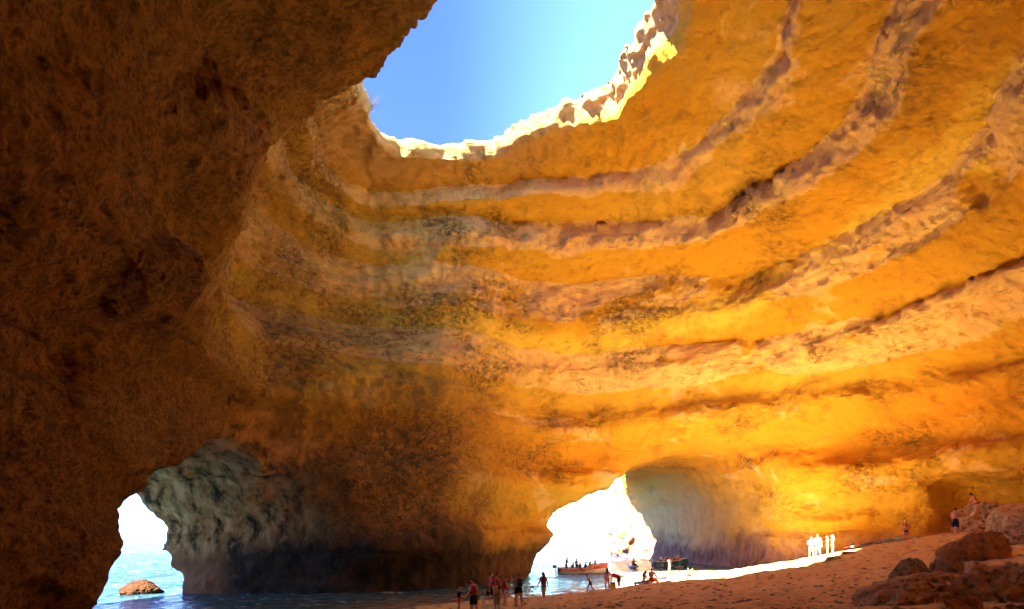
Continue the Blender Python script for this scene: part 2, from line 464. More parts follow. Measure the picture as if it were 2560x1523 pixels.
# rock material: ochre limestone in level beds
def rock_material(name='layered_limestone'):
    k = NT(name)
    P = k.pos()
    sep = k.n('ShaderNodeSeparateXYZ'); k.put(sep.inputs[0], P)
    x, y, z = sep.outputs
    wob = k.noise(k.scale(P, (0.05, 0.05, 0.05)), 1.0, 5, 0.6)
    wob2 = k.noise(k.scale(P, (0.35, 0.35, 0.6)), 1.0, 4, 0.6)
    zz = k.math('ADD', z, k.math('ADD', k.math('MULTIPLY', k.math('SUBTRACT', wob, 0.5), 7.0), k.math('MULTIPLY', k.math('SUBTRACT', wob2, 0.5), 3.0)))
    zn = k.math('MULTIPLY', zz, 1 / 40.0)
    orange = (0.76, 0.375, 0.022); yellow = (0.77, 0.45, 0.045); cream = (0.96, 0.65, 0.21); pink = (0.95, 0.56, 0.20); rust = (0.80, 0.37, 0.03)
    deep = (0.74, 0.31, 0.018)
    beds = k.ramp(zn, [(0.0, orange), (0.14, orange), (0.20, yellow), (0.27, orange), (0.33, deep), (0.40, orange), (0.47, yellow), (0.53, orange),
                       (0.575, orange), (0.592, (0.88, 0.58, 0.07)), (0.625, (0.88, 0.56, 0.06)), (0.65, orange), (0.72, orange), (0.80, yellow), (0.86, orange), (1.0, yellow)])
    patch = k.noise(k.scale(P, (0.13, 0.13, 0.26)), 1.0, 6, 0.66, 0.5)
    bd = k.n('ShaderNodeAttribute', attribute_name='bed').outputs['Fac']
    pm = k.ramp(k.math('ADD', patch, k.math('MULTIPLY', bd, 0.27)), [(0.60, 0), (0.68, 1)])
    pal = k.mix(k.ramp(wob2, [(0.4, 0), (0.6, 1)]), cream, pink)
    col = k.mix(k.math('MULTIPLY', pm, 0.9), beds, pal)
    fine = k.noise(k.scale(P, (1.4, 1.4, 1.9)), 1.0, 6, 0.7)
    col = k.mix(k.math('MULTIPLY', k.ramp(fine, [(0.32, 1), (0.45, 0)]), 0.42), col, (0.36, 0.13, 0.016))
    # dark algae and lichen in broken patches, commoner towards the seaward left side and low down
    al = k.noise(k.scale(P, (0.13, 0.13, 0.22), (5, 2, 1)), 1.0, 6, 0.68)
    left = k.n('ShaderNodeMapRange'); k.put(left.inputs[0], x); left.inputs[1].default_value = 6; left.inputs[2].default_value = -16
    low = k.n('ShaderNodeMapRange'); k.put(low.inputs[0], z); low.inputs[1].default_value = 22; low.inputs[2].default_value = 4
    thr = k.math('ADD', al, k.math('ADD', k.math('MULTIPLY', left.outputs[0], 0.10), k.math('MULTIPLY', k.math('MULTIPLY', low.outputs[0], left.outputs[0]), 0.06)))
    speck = k.noise(k.scale(P, (2.2, 2.2, 3.0), (1, 7, 3)), 1.0, 5, 0.7)
    alm = k.math('MULTIPLY', k.ramp(thr, [(0.52, 0), (0.66, 1)]), k.ramp(speck, [(0.40, 0.25), (0.58, 1)]))
    col = k.mix(k.math('MULTIPLY', alm, 0.8), col, (0.095, 0.046, 0.014))
    def mr(v, a_, b_):
        nd = k.n('ShaderNodeMapRange'); k.put(nd.inputs[0], v); nd.inputs[1].default_value = a_; nd.inputs[2].default_value = b_; return nd.outputs[0]
    fin2 = k.noise(k.scale(P, (5.5, 5.5, 7.0)), 1.0, 3, 0.7)
    col = k.mix(k.math('MULTIPLY', k.ramp(fin2, [(0.34, 1), (0.46, 0)]), 0.22), col, (0.36, 0.13, 0.016))
    hair = k.math('ABSOLUTE', k.math('SUBTRACT', k.noise(k.scale(P, (0.11, 0.11, 0.55), (2, 9, 4)), 1.0, 5, 0.6, 0.4), 0.5))
    hm = k.math('MULTIPLY', k.math('MULTIPLY', k.ramp(hair, [(0.003, 1), (0.010, 0)]), k.ramp(patch, [(0.42, 0), (0.54, 0.75)])), k.math('MULTIPLY', bd, mr(z, 33, 27)))
    col = k.mix(hm, col, (0.13, 0.05, 0.012))
    # shade painted into the colour: near-left wall and, mixed with algae, far left
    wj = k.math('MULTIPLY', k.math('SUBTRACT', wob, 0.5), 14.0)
    shade_near = k.math('MULTIPLY', mr(k.math('ADD', x, wj), 5, -6), mr(k.math('ADD', y, k.math('MULTIPLY', wj, 0.8)), 46, 27))
    shade_algae_far = k.math('MULTIPLY', k.math('MULTIPLY', mr(k.math('ADD', x, wj), 7, -8), mr(k.math('ADD', z, wj), 25, 13)), 0.95)
    shade_algae_far = k.math('MAXIMUM', shade_algae_far, k.math('MULTIPLY', mr(k.math('ADD', x, wj), -3, -17), 0.62))
    col = k.mix(k.math('MAXIMUM', k.math('MULTIPLY', shade_near, 0.92), shade_algae_far), col, k.mix(k.ramp(k.math('MULTIPLY', k.math('ADD', fine, fin2), 0.5), [(0.41, 0), (0.57, 1)]), (0.030, 0.014, 0.005), (0.25, 0.112, 0.030)))
    # pale green-grey lichen on the seaward jamb, wet black tide band at the foot
    jamb = k.n('ShaderNodeMapRange'); k.put(jamb.inputs[0], x); jamb.inputs[1].default_value = -14; jamb.inputs[2].default_value = -21
    jz = k.n('ShaderNodeMapRange'); k.put(jz.inputs[0], z); jz.inputs[1].default_value = 15; jz.inputs[2].default_value = 10
    jy = k.n('ShaderNodeMapRange'); k.put(jy.inputs[0], y); jy.inputs[1].default_value = 42; jy.inputs[2].default_value = 47
    lich = k.noise(k.scale(P, (0.9, 0.9, 0.45)), 1.0, 5, 0.7)
    jm = k.math('MULTIPLY', k.math('MULTIPLY', jamb.outputs[0], jz.outputs[0]), jy.outputs[0])
    col = k.mix(jm, col, k.ramp(lich, [(0.38, (0.06, 0.032, 0.010)), (0.5, (0.58, 0.26, 0.07)), (0.62, (0.93, 0.46, 0.15))]))
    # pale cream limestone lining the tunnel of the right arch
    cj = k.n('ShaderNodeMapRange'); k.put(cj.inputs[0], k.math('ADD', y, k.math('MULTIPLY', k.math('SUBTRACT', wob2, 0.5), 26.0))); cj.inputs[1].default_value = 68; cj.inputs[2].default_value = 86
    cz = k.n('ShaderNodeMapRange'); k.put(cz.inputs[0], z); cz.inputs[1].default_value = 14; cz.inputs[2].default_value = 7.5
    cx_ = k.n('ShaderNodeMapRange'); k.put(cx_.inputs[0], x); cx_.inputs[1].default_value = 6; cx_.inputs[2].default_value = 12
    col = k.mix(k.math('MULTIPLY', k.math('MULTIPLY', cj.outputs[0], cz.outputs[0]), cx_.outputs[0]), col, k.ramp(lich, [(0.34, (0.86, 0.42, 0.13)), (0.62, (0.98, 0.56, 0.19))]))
    col = k.mix(k.math('MULTIPLY', k.ramp(fine, [(0.34, 1), (0.46, 0)]), 0.2), col, (0.40, 0.22, 0.09))
    rimz = mr(k.math('ADD', z, k.math('MULTIPLY', k.math('SUBTRACT', wob2, 0.5), 1.5)), 34.7, 35.4)
    col = k.mix(k.math('MULTIPLY', rimz, 0.65), col, k.mix(k.ramp(fine, [(0.35, 0), (0.6, 1)]), (0.40, 0.22, 0.08), (0.66, 0.42, 0.19)))
    tb = k.noise(k.scale(P, (0.16, 0.16, 0.10)), 1.0, 6, 0.7)
    xr_ = k.n('ShaderNodeMapRange'); k.put(xr_.inputs[0], x); xr_.inputs[1].default_value = -4; xr_.inputs[2].default_value = 10; xr_.inputs[3].default_value = 1.0; xr_.inputs[4].default_value = 0.0
    tz = k.math('SUBTRACT', k.math('ADD', z, k.math('MULTIPLY', k.math('SUBTRACT', tb, 0.5), 9.0)), k.math('MULTIPLY', xr_.outputs[0], 1.7))
    tide = k.n('ShaderNodeMapRange'); k.put(tide.inputs[0], tz); tide.inputs[1].default_value = 4.4; tide.inputs[2].default_value = 1.8
    ty = k.n('ShaderNodeMapRange'); k.put(ty.inputs[0], y); ty.inputs[1].default_value = 42; ty.inputs[2].default_value = 49
    tx = k.n('ShaderNodeMapRange'); k.put(tx.inputs[0], k.math('ADD', x, k.math('MULTIPLY', k.math('SUBTRACT', tb, 0.5), 10.0))); tx.inputs[1].default_value = -26.5; tx.inputs[2].default_value = -24.0
    wet = k.mix(xr_.outputs[0], k.ramp(lich, [(0.35, (0.20, 0.085, 0.05)), (0.65, (0.50, 0.25, 0.14))]), k.ramp(lich, [(0.35, (0.022, 0.013, 0.008)), (0.65, (0.085, 0.045, 0.020))]))
    col = k.mix(k.math('MULTIPLY', k.math('MULTIPLY', tide.outputs[0], ty.outputs[0]), tx.outputs[0]), col, wet)
    # iron-red sea-washed foot of the seaward jamb
    rf = k.n('ShaderNodeMapRange'); k.put(rf.inputs[0], x); rf.inputs[1].default_value = -24.0; rf.inputs[2].default_value = -26.5
    rz_ = k.n('ShaderNodeMapRange'); k.put(rz_.inputs[0], z); rz_.inputs[1].default_value = 4.5; rz_.inputs[2].default_value = 2.5
    col = k.mix(k.math('MULTIPLY', rf.outputs[0], rz_.outputs[0]), col, (0.34, 0.13, 0.05))
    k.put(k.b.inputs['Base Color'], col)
    k.b.inputs['Roughness'].default_value = 0.9
    k.b.inputs['Specular IOR Level'].default_value = 0.15
    b1 = k.noise(k.scale(P, (1.1, 1.1, 1.7)), 1.0, 6, 0.7)
    pit = k.n('ShaderNodeTexVoronoi', feature='F1'); k.put(pit.inputs['Vector'], k.scale(P, (2.1, 2.1, 2.6))); pit.inputs['Scale'].default_value = 1.0
    ck = k.n('ShaderNodeTexVoronoi', feature='DISTANCE_TO_EDGE'); k.put(ck.inputs['Vector'], k.scale(P, (0.30, 0.30, 0.62))); ck.inputs['Scale'].default_value = 1.0
    crk = k.math('MULTIPLY', k.ramp(ck.outputs['Distance'], [(0.0, 1), (0.035, 0)]), k.ramp(k.noise(k.scale(P, (0.2, 0.2, 0.2), (3, 3, 3)), 1.0, 3), [(0.5, 0), (0.62, 1)]))
    h = k.math('SUBTRACT', k.math('ADD', b1, k.math('MULTIPLY', pit.outputs['Distance'], 0.22)), k.math('MULTIPLY', crk, 0.08))
    k.put(k.b.inputs['Normal'], k.bump(h, 0.8, 0.8))
    return k.m
ROCK = rock_material()

V, Q = cave_mesh()
me = new_mesh('cave_rock', V, Q)
me = subdivided(me, 1)
co = co_of(me); nn = no_of(me)
ZW = bed_height(co[:, 0], co[:, 1], co[:, 2])
BI, BT = bed_of(ZW)
face = smooth(0.27, 0.40, BT) * smooth(1.02, 0.97, BT)
AMT = np.array([0.2, 0.2, 0.15, 0.9, 0.75, 0.95, 1.0, 0.9])[BI]
bed = (face * AMT).astype(np.float32)
rgh = np.where(ZW > 17, 0.5 + 0.75 * face, 0.8)
dist = np.linalg.norm(co - np.array([0, 0, CAM_Z]), axis=1)
X_, Y_, Z_ = co.T
d = 0.20 * fbm(X_ * 0.6, Y_ * 0.6, Z_ * 0.9, 2, 0.6)
d = d + rgh * (0.15 * fbm(X_ * 0.9 + 3, Y_ * 0.9, Z_ * 1.3, 2, 0.6, True) - 0.30 * np.clip(vnoise(X_ * 1.5, Y_ * 1.5, Z_ * 1.9) - 0.28, 0, 1) - 0.22 * np.clip(vnoise(X_ * 2.6 + 5, Y_ * 2.6, Z_ * 3.0) - 0.3, 0, 1))
nr_ = smooth(36, 20, dist)
d = d + nr_ * (0.07 * fbm(X_ * 3.2, Y_ * 3.2, Z_ * 3.2, 2, 0.6) - 0.10 * np.clip(vnoise(X_ * 5.0, Y_ * 5.0, Z_ * 5.0) - 0.25, 0, 1))
co = co + nn * d[:, None]
me.vertices.foreach_set('co', co.astype(np.float32).ravel()); me.update()
ba = me.attributes.new('bed', 'FLOAT', 'POINT'); ba.data.foreach_set('value', bed)
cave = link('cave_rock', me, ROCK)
tag(cave, 'ochre limestone sea cave with two arches and a hole open to the sky', kind='structure')
print('CAVE', len(me.vertices), len(me.polygons))

# ------------------------------------------------------------------ beach and sea bed
SAND_PT = [(-7, 41, -0.02), (-4.5, 38, 0.45), (-4, 33, 1.0), (-12, 36, -0.5), (-14, 27, -0.6), (-10, 28, 0.3), (-24, 50, -1.8), (-12, 48, -1.6), (-30, 40, -2.5),
           tuple(at(1100, 1523, 29)), tuple(at(1300, 1523, 27)), tuple(at(1700, 1523, 22)), tuple(at(2100, 1523, 18)), tuple(at(2500, 1523, 15)),
           tuple(at(1357, 1496, 36.4)), tuple(at(1714, 1449, 46)), tuple(at(1800, 1431, 46)),
           tuple(at(2037, 1393, 47)), tuple(at(2130, 1375, 47)), tuple(at(2264, 1355, 44)), tuple(at(2390, 1331, 41)), tuple(at(2460, 1402, 31)), tuple(at(2500, 1345, 40)), tuple(at(2256, 1458, 26)), tuple(at(2362, 1460, 25.5)), tuple(at(2262, 1512, 19.5)), tuple(at(2500, 1500, 17.5)), tuple(at(2340, 1375, 36)),
           tuple(at(1900, 1460, 34)), tuple(at(1600, 1490, 33)), tuple(at(2200, 1420, 34)),
           tuple(at(1143, 1527, 28)), tuple(at(1180, 1534, 29.2)), tuple(at(1222, 1512, 33)), tuple(at(1256, 1510, 33.4)), tuple(at(1293, 1519, 29)),
           tuple(at(1474, 1479, 44)), tuple(at(1516, 1475, 46)), tuple(at(1540, 1472, 48)), tuple(at(1610, 1459, 45)), tuple(at(1672, 1449, 47)),
           tuple(at(2080, 1386, 49)), tuple(at(2180, 1364, 48)),
           (0, 47, -0.25), (3, 52, -0.9), (8, 55, -0.6), (13, 55, -0.1), (20, 58, 0.6), (25, 60, 1.0), (12, 65, -1.4), (22, 72, -0.9), (27, 66, 0.2), (30, 57, 2.4), (36, 50, 4.0),
           (10, 90, -3), (20, 100, -3), (0, 75, -2.6), (-10, 90, -4), (0, 8, 2.9), (0, -8, 3.3), (20, 5, 3.6), (-9, 10, 2.2), (34, 25, 5.4), (40, 40, 5.5)]
SP = np.array(SAND_PT, float)
def tps_fit(p, lam=0.001):
    n = len(p); D = np.hypot(p[:, None, 0] - p[None, :, 0], p[:, None, 1] - p[None, :, 1])
    Kk = np.where(D > 0, D * D * np.log(np.maximum(D, 1e-9)), 0) + lam * n * np.eye(n)
    Pm = np.c_[np.ones(n), p[:, :2]]
    A = np.block([[Kk, Pm], [Pm.T, np.zeros((3, 3))]])
    return np.linalg.solve(A, np.r_[p[:, 2], np.zeros(3)])
TW = tps_fit(SP)
def sand_z(x, y, detail=True):
    x = np.asarray(x, float); y = np.asarray(y, float)
    shp = x.shape; xf = x.ravel(); yf = y.ravel()
    xc = np.clip(xf, -45, 50); yc = np.clip(yf, -15, 108)
    z = TW[-3] + TW[-2] * xc + TW[-1] * yc
    for i, p in enumerate(SP):
        r2 = (xc - p[0]) ** 2 + (yc - p[1]) ** 2
        z = z + TW[i] * 0.5 * r2 * np.log(np.maximum(r2, 1e-12))
    far = smooth(-22, -60, xf) + smooth(85, 130, yf)
    z = z * (1 - np.clip(far, 0, 1)) - 6.0 * np.clip(far, 0, 1)
    if detail:
        dry = smooth(0.15, 1.1, z)
        n = 0.10 * fbm(xf * 0.5, yf * 0.5, 0 * xf, 2) + 0.085 * fbm(xf * 1.3, yf * 1.3, 0 * xf + 3, 3, 0.6)
        n = n - 0.22 * np.clip(vnoise(xf * 1.5, yf * 1.5, 0 * xf + 8) - 0.2, 0, 1) - 0.13 * np.clip(vnoise(xf * 3.1, yf * 3.1, 0 * xf + 5) - 0.15, 0, 1)
        z = z + n * (0.15 + 0.85 * dry)
    return z.reshape(shp)
def fan_mesh(name, az, rad, zfun):
    A, R = np.meshgrid(az, rad, indexing='ij')
    X = np.sin(A) * R; Y = np.cos(A) * R
    Z = zfun(X, Y)
    n, m = A.shape
    i = np.arange(n * m).reshape(n, m)
    closed = abs((az[-1] - az[0]) - 2 * math.pi) < 1e-6
    Qd = np.stack([i[:-1, :-1], i[:-1, 1:], i[1:, 1:], i[1:, :-1]], -1).reshape(-1, 4)
    return new_mesh(name, np.stack([X.ravel(), Y.ravel(), Z.ravel()], 1), Qd), X, Y, Z
azs = np.radians(graded(-180, 180, -43, 43, 0.22, 4.0))
rs = np.concatenate([[0.01, 1, 2, 3], np.exp(np.arange(math.log(4), math.log(110), 0.0085)), np.geomspace(115, 300, 20)])
sm, _, _, _ = fan_mesh('beach', azs, rs, sand_z)
def sand_material():
    k = NT('damp_ochre_sand')
    P = k.pos(); sep = k.n('ShaderNodeSeparateXYZ'); k.put(sep.inputs[0], P)
    a = k.noise(k.scale(P, (0.25, 0.25, 0.25)), 1.0, 5, 0.6)
    b = k.noise(k.scale(P, (1.6, 1.6, 1.6)), 1.0, 7, 0.75)
    col = k.mix(a, (0.88, 0.55, 0.17), (0.93, 0.63, 0.23))
    col = k.mix(k.ramp(b, [(0.34, 0.75), (0.5, 0)]), col, (0.30, 0.13, 0.04))
    wz = k.math('ADD', sep.outputs[2], k.math('MULTIPLY', a, 0.3))
    wet = k.n('ShaderNodeMapRange'); k.put(wet.inputs[0], wz); wet.inputs[1].default_value = 0.6; wet.inputs[2].default_value = 0.2
    col = k.mix(wet.outputs[0], col, (0.26, 0.15, 0.08))
    k.put(k.b.inputs['Base Color'], col)
    rr = k.n('ShaderNodeMapRange'); k.put(rr.inputs[0], wet.outputs[0]); rr.inputs[3].default_value = 0.95; rr.inputs[4].default_value = 0.35
    k.put(k.b.inputs['Roughness'], rr.outputs[0])
    c = k.noise(k.scale(P, (2.5, 2.5, 2.5)), 1.0, 6, 0.65)
    k.put(k.b.inputs['Normal'], k.bump(k.math('ADD', c, k.math('MULTIPLY', b, 0.25)), 0.35, 0.8))
    return k.m
beach = link('beach', sm, sand_material()); tag(beach, 'sloping beach of trampled orange sand running down to the sea', kind='structure')

# ------------------------------------------------------------------ sea
def sea_z(X, Y):
    r = np.hypot(X, Y)
    amp = 0.16 * smooth(20, 70, r) + 0.04
    fade = smooth(900, 200, r)
    z = 0.5 * vnoise(X * 0.22, Y * 0.10 + X * 0.05, 0 * X + 1) + 0.3 * vnoise(X * 0.5, Y * 0.28, 0 * X + 4) + 0.2 * vnoise(X * 1.3, Y * 0.9, 0 * X + 6)
    sz = sand_z(X, Y, False)
    shoal = np.exp(-((sz + 0.55) / 0.35) ** 2) * smooth(30, 45, Y)
    return (amp * fade * z + 0.14 * shoal * (0.7 + 0.6 * vnoise(X * 0.3, Y * 0.3, 0 * X + 11))) * 1.0
azw = np.radians(graded(-180, 180, -43, 43, 0.25, 5.0))
rw = np.concatenate([np.exp(np.arange(math.log(18), math.log(260), 0.008)), np.geomspace(270, 12000, 40)])
wm, WX, WY, WZ = fan_mesh('sea', azw, rw, sea_z)
depth = (WZ - sand_z(WX, WY, False)).ravel()
at_d = wm.attributes.new('depth', 'FLOAT', 'POINT'); at_d.data.foreach_set('value', depth.astype(np.float32))
def sea_material():
    k = NT('sea_water')
    P = k.pos()
    ad = k.n('ShaderNodeAttribute', attribute_name='depth'); dep = ad.outputs['Fac']
    n = k.noise(k.scale(P, (0.25, 0.12, 0.2)), 1.0, 4, 0.6)
    dd = k.math('ADD', dep, k.math('MULTIPLY', k.math('SUBTRACT', n, 0.5), 0.8))
    col = k.ramp(k.math('MULTIPLY', dd, 1 / 6.0), [(0.0, (0.26, 0.19, 0.11)), (0.10, (0.17, 0.17, 0.10)), (0.28, (0.06, 0.13, 0.12)), (0.6, (0.010, 0.050, 0.095)), (1.0, (0.005, 0.024, 0.066))])
    f1 = k.noise(k.scale(P, (0.55, 0.9, 1)), 1.0, 6, 0.7, 1.2)
    edge = k.n('ShaderNodeMapRange'); k.put(edge.inputs[0], dep); edge.inputs[1].default_value = 0.9; edge.inputs[2].default_value = 0.05
    yb = k.n('ShaderNodeSeparateXYZ'); k.put(yb.inputs[0], P)
    xin = k.n('ShaderNodeMapRange'); k.put(xin.inputs[0], yb.outputs[0]); xin.inputs[1].default_value = -2; xin.inputs[2].default_value = 6
    fo = k.ramp(k.math('ADD', f1, k.math('MULTIPLY', k.math('MULTIPLY', edge.outputs[0], xin.outputs[0]), 0.30)), [(0.60, 0), (0.72, 1)])
    col = k.mix(fo, col, (0.78, 0.78, 0.76))
    k.put(k.b.inputs['Base Color'], col)
    k.put(k.b.inputs['Roughness'], k.ramp(fo, [(0, 0.10), (1, 0.8)]))
    k.b.inputs['IOR'].default_value = 1.33; k.b.inputs['Specular IOR Level'].default_value = 0.22
    w1 = k.noise(k.scale(P, (0.9, 0.45, 1)), 1.0, 5, 0.6, 0.4)
    w2 = k.noise(k.scale(P, (0.12, 0.05, 1)), 1.0, 3, 0.5, 0.4)
    k.put(k.b.inputs['Normal'], k.bump(k.math('ADD', w1, k.math('MULTIPLY', w2, 2.0)), 1.1, 1.0))
    return k.m
sea = link('sea', wm, sea_material()); tag(sea, 'blue sea seen through both arches and washing onto the sand', kind='structure')

# ------------------------------------------------------------------ boulders and rocks
from mathutils import noise as mnoise
def ico(sub):
    bm = bmesh.new(); bmesh.ops.create_icosphere(bm, subdivisions=sub, radius=1.0)
    v = np.array([q.co[:] for q in bm.verts]); f = np.array([[q.index for q in p.verts] for p in bm.faces]); bm.free()
    return v, f
ICO = {s: ico(s) for s in (3, 4, 5, 6)}
def boulder(name, label, base, size, seed, cat='boulder', group=None, sub=6, cuts=7, rough=0.16, pits=0.0, mat=None, rz=0.0, sink=0.25, tilt=(0, 0)):
    """a broken limestone block: ball cut by a few flat faces, then weathered"""
    r = np.random.default_rng(seed)
    v, f = ICO[sub]; v = v.copy()
    for _ in range(cuts):
        n = r.normal(size=3); n /= np.linalg.norm(n)
        dcut = r.uniform(0.42, 0.82)
        s = v @ n - dcut
        v = v - np.maximum(s, 0)[:, None] * n * 0.97
    s3 = np.array(size) / 2
    v = v * s3
    m = max(size) / 2
    o = r.uniform(0, 50, 3)
    nrm = v / np.linalg.norm(v, axis=1)[:, None]
    q = v / m
    dd = rough * m * (0.6 * fbm(q[:, 0] * 1.6 + o[0], q[:, 1] * 1.6 + o[1], q[:, 2] * 2.0 + o[2], 4, 0.55) + 0.35 * fbm(q[:, 0] * 4 + o[1], q[:, 1] * 4, q[:, 2] * 4, 3, 0.6, True))
    dd = dd + 0.055 * m * fbm(q[:, 0] * 10 + o[2], q[:, 1] * 10, q[:, 2] * 12, 2, 0.6, True)
    if pits: dd = dd - pits * np.clip(vnoise(q[:, 0] * 9 + o[0], q[:, 1] * 9, q[:, 2] * 9) - 0.1, 0, 1) - 0.5 * pits * np.clip(vnoise(q[:, 0] * 19 + o[0], q[:, 1] * 19, q[:, 2] * 19), 0, 1)
    v = v + nrm * dd[:, None]
    me = new_mesh(name, v, f)
    o_ = link(name, me, mat or BOULDER)
    o_.rotation_euler = (math.radians(tilt[0]), math.radians(tilt[1]), rz)
    o_.location = (base[0], base[1], base[2] + s3[2] * (1 - 2 * sink))
    return tag(o_, label, cat, group)

def boulder_material(name, light, dark, mottle=(0.16, 0.13, 0.05)):
    k = NT(name); P = k.n('ShaderNodeTexCoord').outputs['Object']
    a = k.noise(k.scale(P, (0.9, 0.9, 0.9)), 1.0, 5, 0.65); b = k.noise(k.scale(P, (4, 4, 4)), 1.0, 6, 0.7)
    col = k.mix(k.ramp(a, [(0.35, 0), (0.65, 1)]), dark, light)
    col = k.mix(k.ramp(b, [(0.38, 0.85), (0.50, 0)]), col, mottle)  # darker mottle over the low spots of the bump noise
    k.put(k.b.inputs['Base Color'], col); k.b.inputs['Roughness'].default_value = 0.95; k.b.inputs['Specular IOR Level'].default_value = 0.1
    k.put(k.b.inputs['Normal'], k.bump(k.math('ADD', b, k.math('MULTIPLY', a, 1.5)), 0.18, 0.9))
    return k.m
BOULDER = boulder_material('tan_boulder', (0.86, 0.54, 0.20), (0.64, 0.35, 0.11))
PALE = boulder_material('pale_pitted_boulder', (0.92, 0.64, 0.28), (0.76, 0.48, 0.17), (0.22, 0.14, 0.05))
BROWN = boulder_material('brown_boulder', (0.62, 0.32, 0.09), (0.44, 0.21, 0.06), (0.20, 0.10, 0.03))
GREY = boulder_material('grey_brown_boulder', (0.60, 0.41, 0.18), (0.36, 0.21, 0.08), (0.12, 0.08, 0.03))
RED = boulder_material('red_sea_rock', (0.09, 0.036, 0.014), (0.05, 0.020, 0.008), (0.03, 0.013, 0.006))
def ground(px, Y):
    x = (px - 1280) / FPX * Y
    return np.array([x, Y, float(sand_z(np.array([x]), np.array([Y]))[0])])
def bould(name, label, px, Y, wpx, top_py, deep=1.0, **kw):
    g = ground(px, Y); wd = wpx * Y / FPX
    top = at(px, top_py, Y)[2]
    h = max(top - g[2], 0.2)
    sk = kw.pop('sink', 0.25)
    return boulder(name, label, g, (wd, wd * deep, h / (1 - sk)), sink=sk, **kw)
bould('boulder', 'largest pale boulder, deeply pitted, with a man sitting on it', 2466, 43, 172, 1230, 0.9, seed=3, sub=6, cuts=9, rough=0.26, pits=0.5, mat=PALE, rz=0.5, tilt=(0, -14))
bould('boulder', 'tall smooth pale block at the right edge beside the pitted boulder', 2585, 35, 200, 1240, 1.0, seed=14, sub=6, cuts=5, rough=0.16, pits=0.05, mat=PALE, rz=0.2, tilt=(0, -24))
bould('boulder', 'rounded brown boulder half buried below the pitted boulder', 2452, 32, 178, 1332, 0.9, seed=23, sub=6, cuts=11, rough=0.18, mat=BROWN, rz=-0.3, sink=0.4)
bould('boulder', 'dark two-humped boulder, left one of the pair on the sand', 2252, 26, 78, 1386, 0.9, seed=31, cuts=14, rough=0.13, mat=GREY, rz=0.4, tilt=(6, 8))
bould('boulder', 'low dark lump wedged behind the two-humped boulder', 2296, 27, 70, 1384, 0.9, seed=35, cuts=13, rough=0.13, mat=GREY, rz=1.4)
bould('boulder', 'dark pointed boulder, right one of the pair on the sand', 2362, 25.5, 100, 1376, 0.9, seed=48, cuts=14, rough=0.12, mat=GREY, rz=2.2)
bould('boulder', 'low tan rubble mound at the bottom edge in front of the dark boulders', 2270, 19.5, 350, 1424, 0.7, seed=57, sub=6, cuts=12, rough=0.22, pits=0.10, mat=BOULDER, rz=0.2, sink=0.42, tilt=(0, -16))
bould('boulder', 'rough tan boulder in the bottom right corner', 2500, 17.5, 250, 1416, 0.8, seed=66, sub=6, cuts=12, rough=0.22, pits=0.10, mat=BOULDER, rz=-0.5, sink=0.4, tilt=(0, -20))
bould('boulder', 'brown rubble block between the bottom corner boulder and the tan mound', 2400, 16.5, 150, 1478, 0.8, seed=73, sub=6, cuts=12, rough=0.16, pits=0.06, mat=BROWN, rz=0.9, sink=0.4)
bould('boulder', 'pale slab leaning behind the bottom corner boulder', 2470, 24, 150, 1392, 0.6, seed=77, sub=6, cuts=6, rough=0.2, pits=0.08, mat=PALE, rz=0.6, sink=0.4)
bould('rock', 'small dark rock on the sand crest below the row of boards', 2122, 42, 38, 1377, 0.9, cat='rock', seed=81, sub=4, cuts=8, rough=0.15, mat=GREY, rz=0.2)
bould('rock', 'flat tan slab lying low beside the small crest rock', 2082, 40, 62, 1395, 0.7, cat='rock', seed=83, sub=4, cuts=6, rough=0.12, mat=BOULDER, rz=0.5, sink=0.3)
def sea_rock(label, px, base_py, top_py, wpx, seed, deep=0.8, mat=None, **kw):
    hz = 1333 - 0.0175 * (px - 1280); Y = CAM_Z * FPX / (base_py - hz)
    x = (px - 1280) / FPX * Y; h = (base_py - top_py) * Y / FPX; wd = wpx * Y / FPX
    return boulder('rock', label, (x, Y + wd * 0.3, -0.12), (wd, wd * deep, h / 0.75), seed, 'rock', mat=mat or RED, sink=0.22, **kw)
sea_rock('red-brown rock standing in the sea under the left arch', 338, 1488, 1452, 98, 91, sub=6, cuts=6, rough=0.22, rz=0.3)
sea_rock('small dark rock breaking the water at the bottom edge', 516, 1523, 1516, 36, 95, mat=GREY, sub=4, cuts=5)
sk = boulder('sea_stack', 'sunlit yellow cliff standing in the sea beyond the right arch', (25.5, 120, -2.5), (11, 14, 22), 104, 'sea stack', sub=6, cuts=6, rough=0.25, mat=ROCK, rz=0.3, sink=0.1)

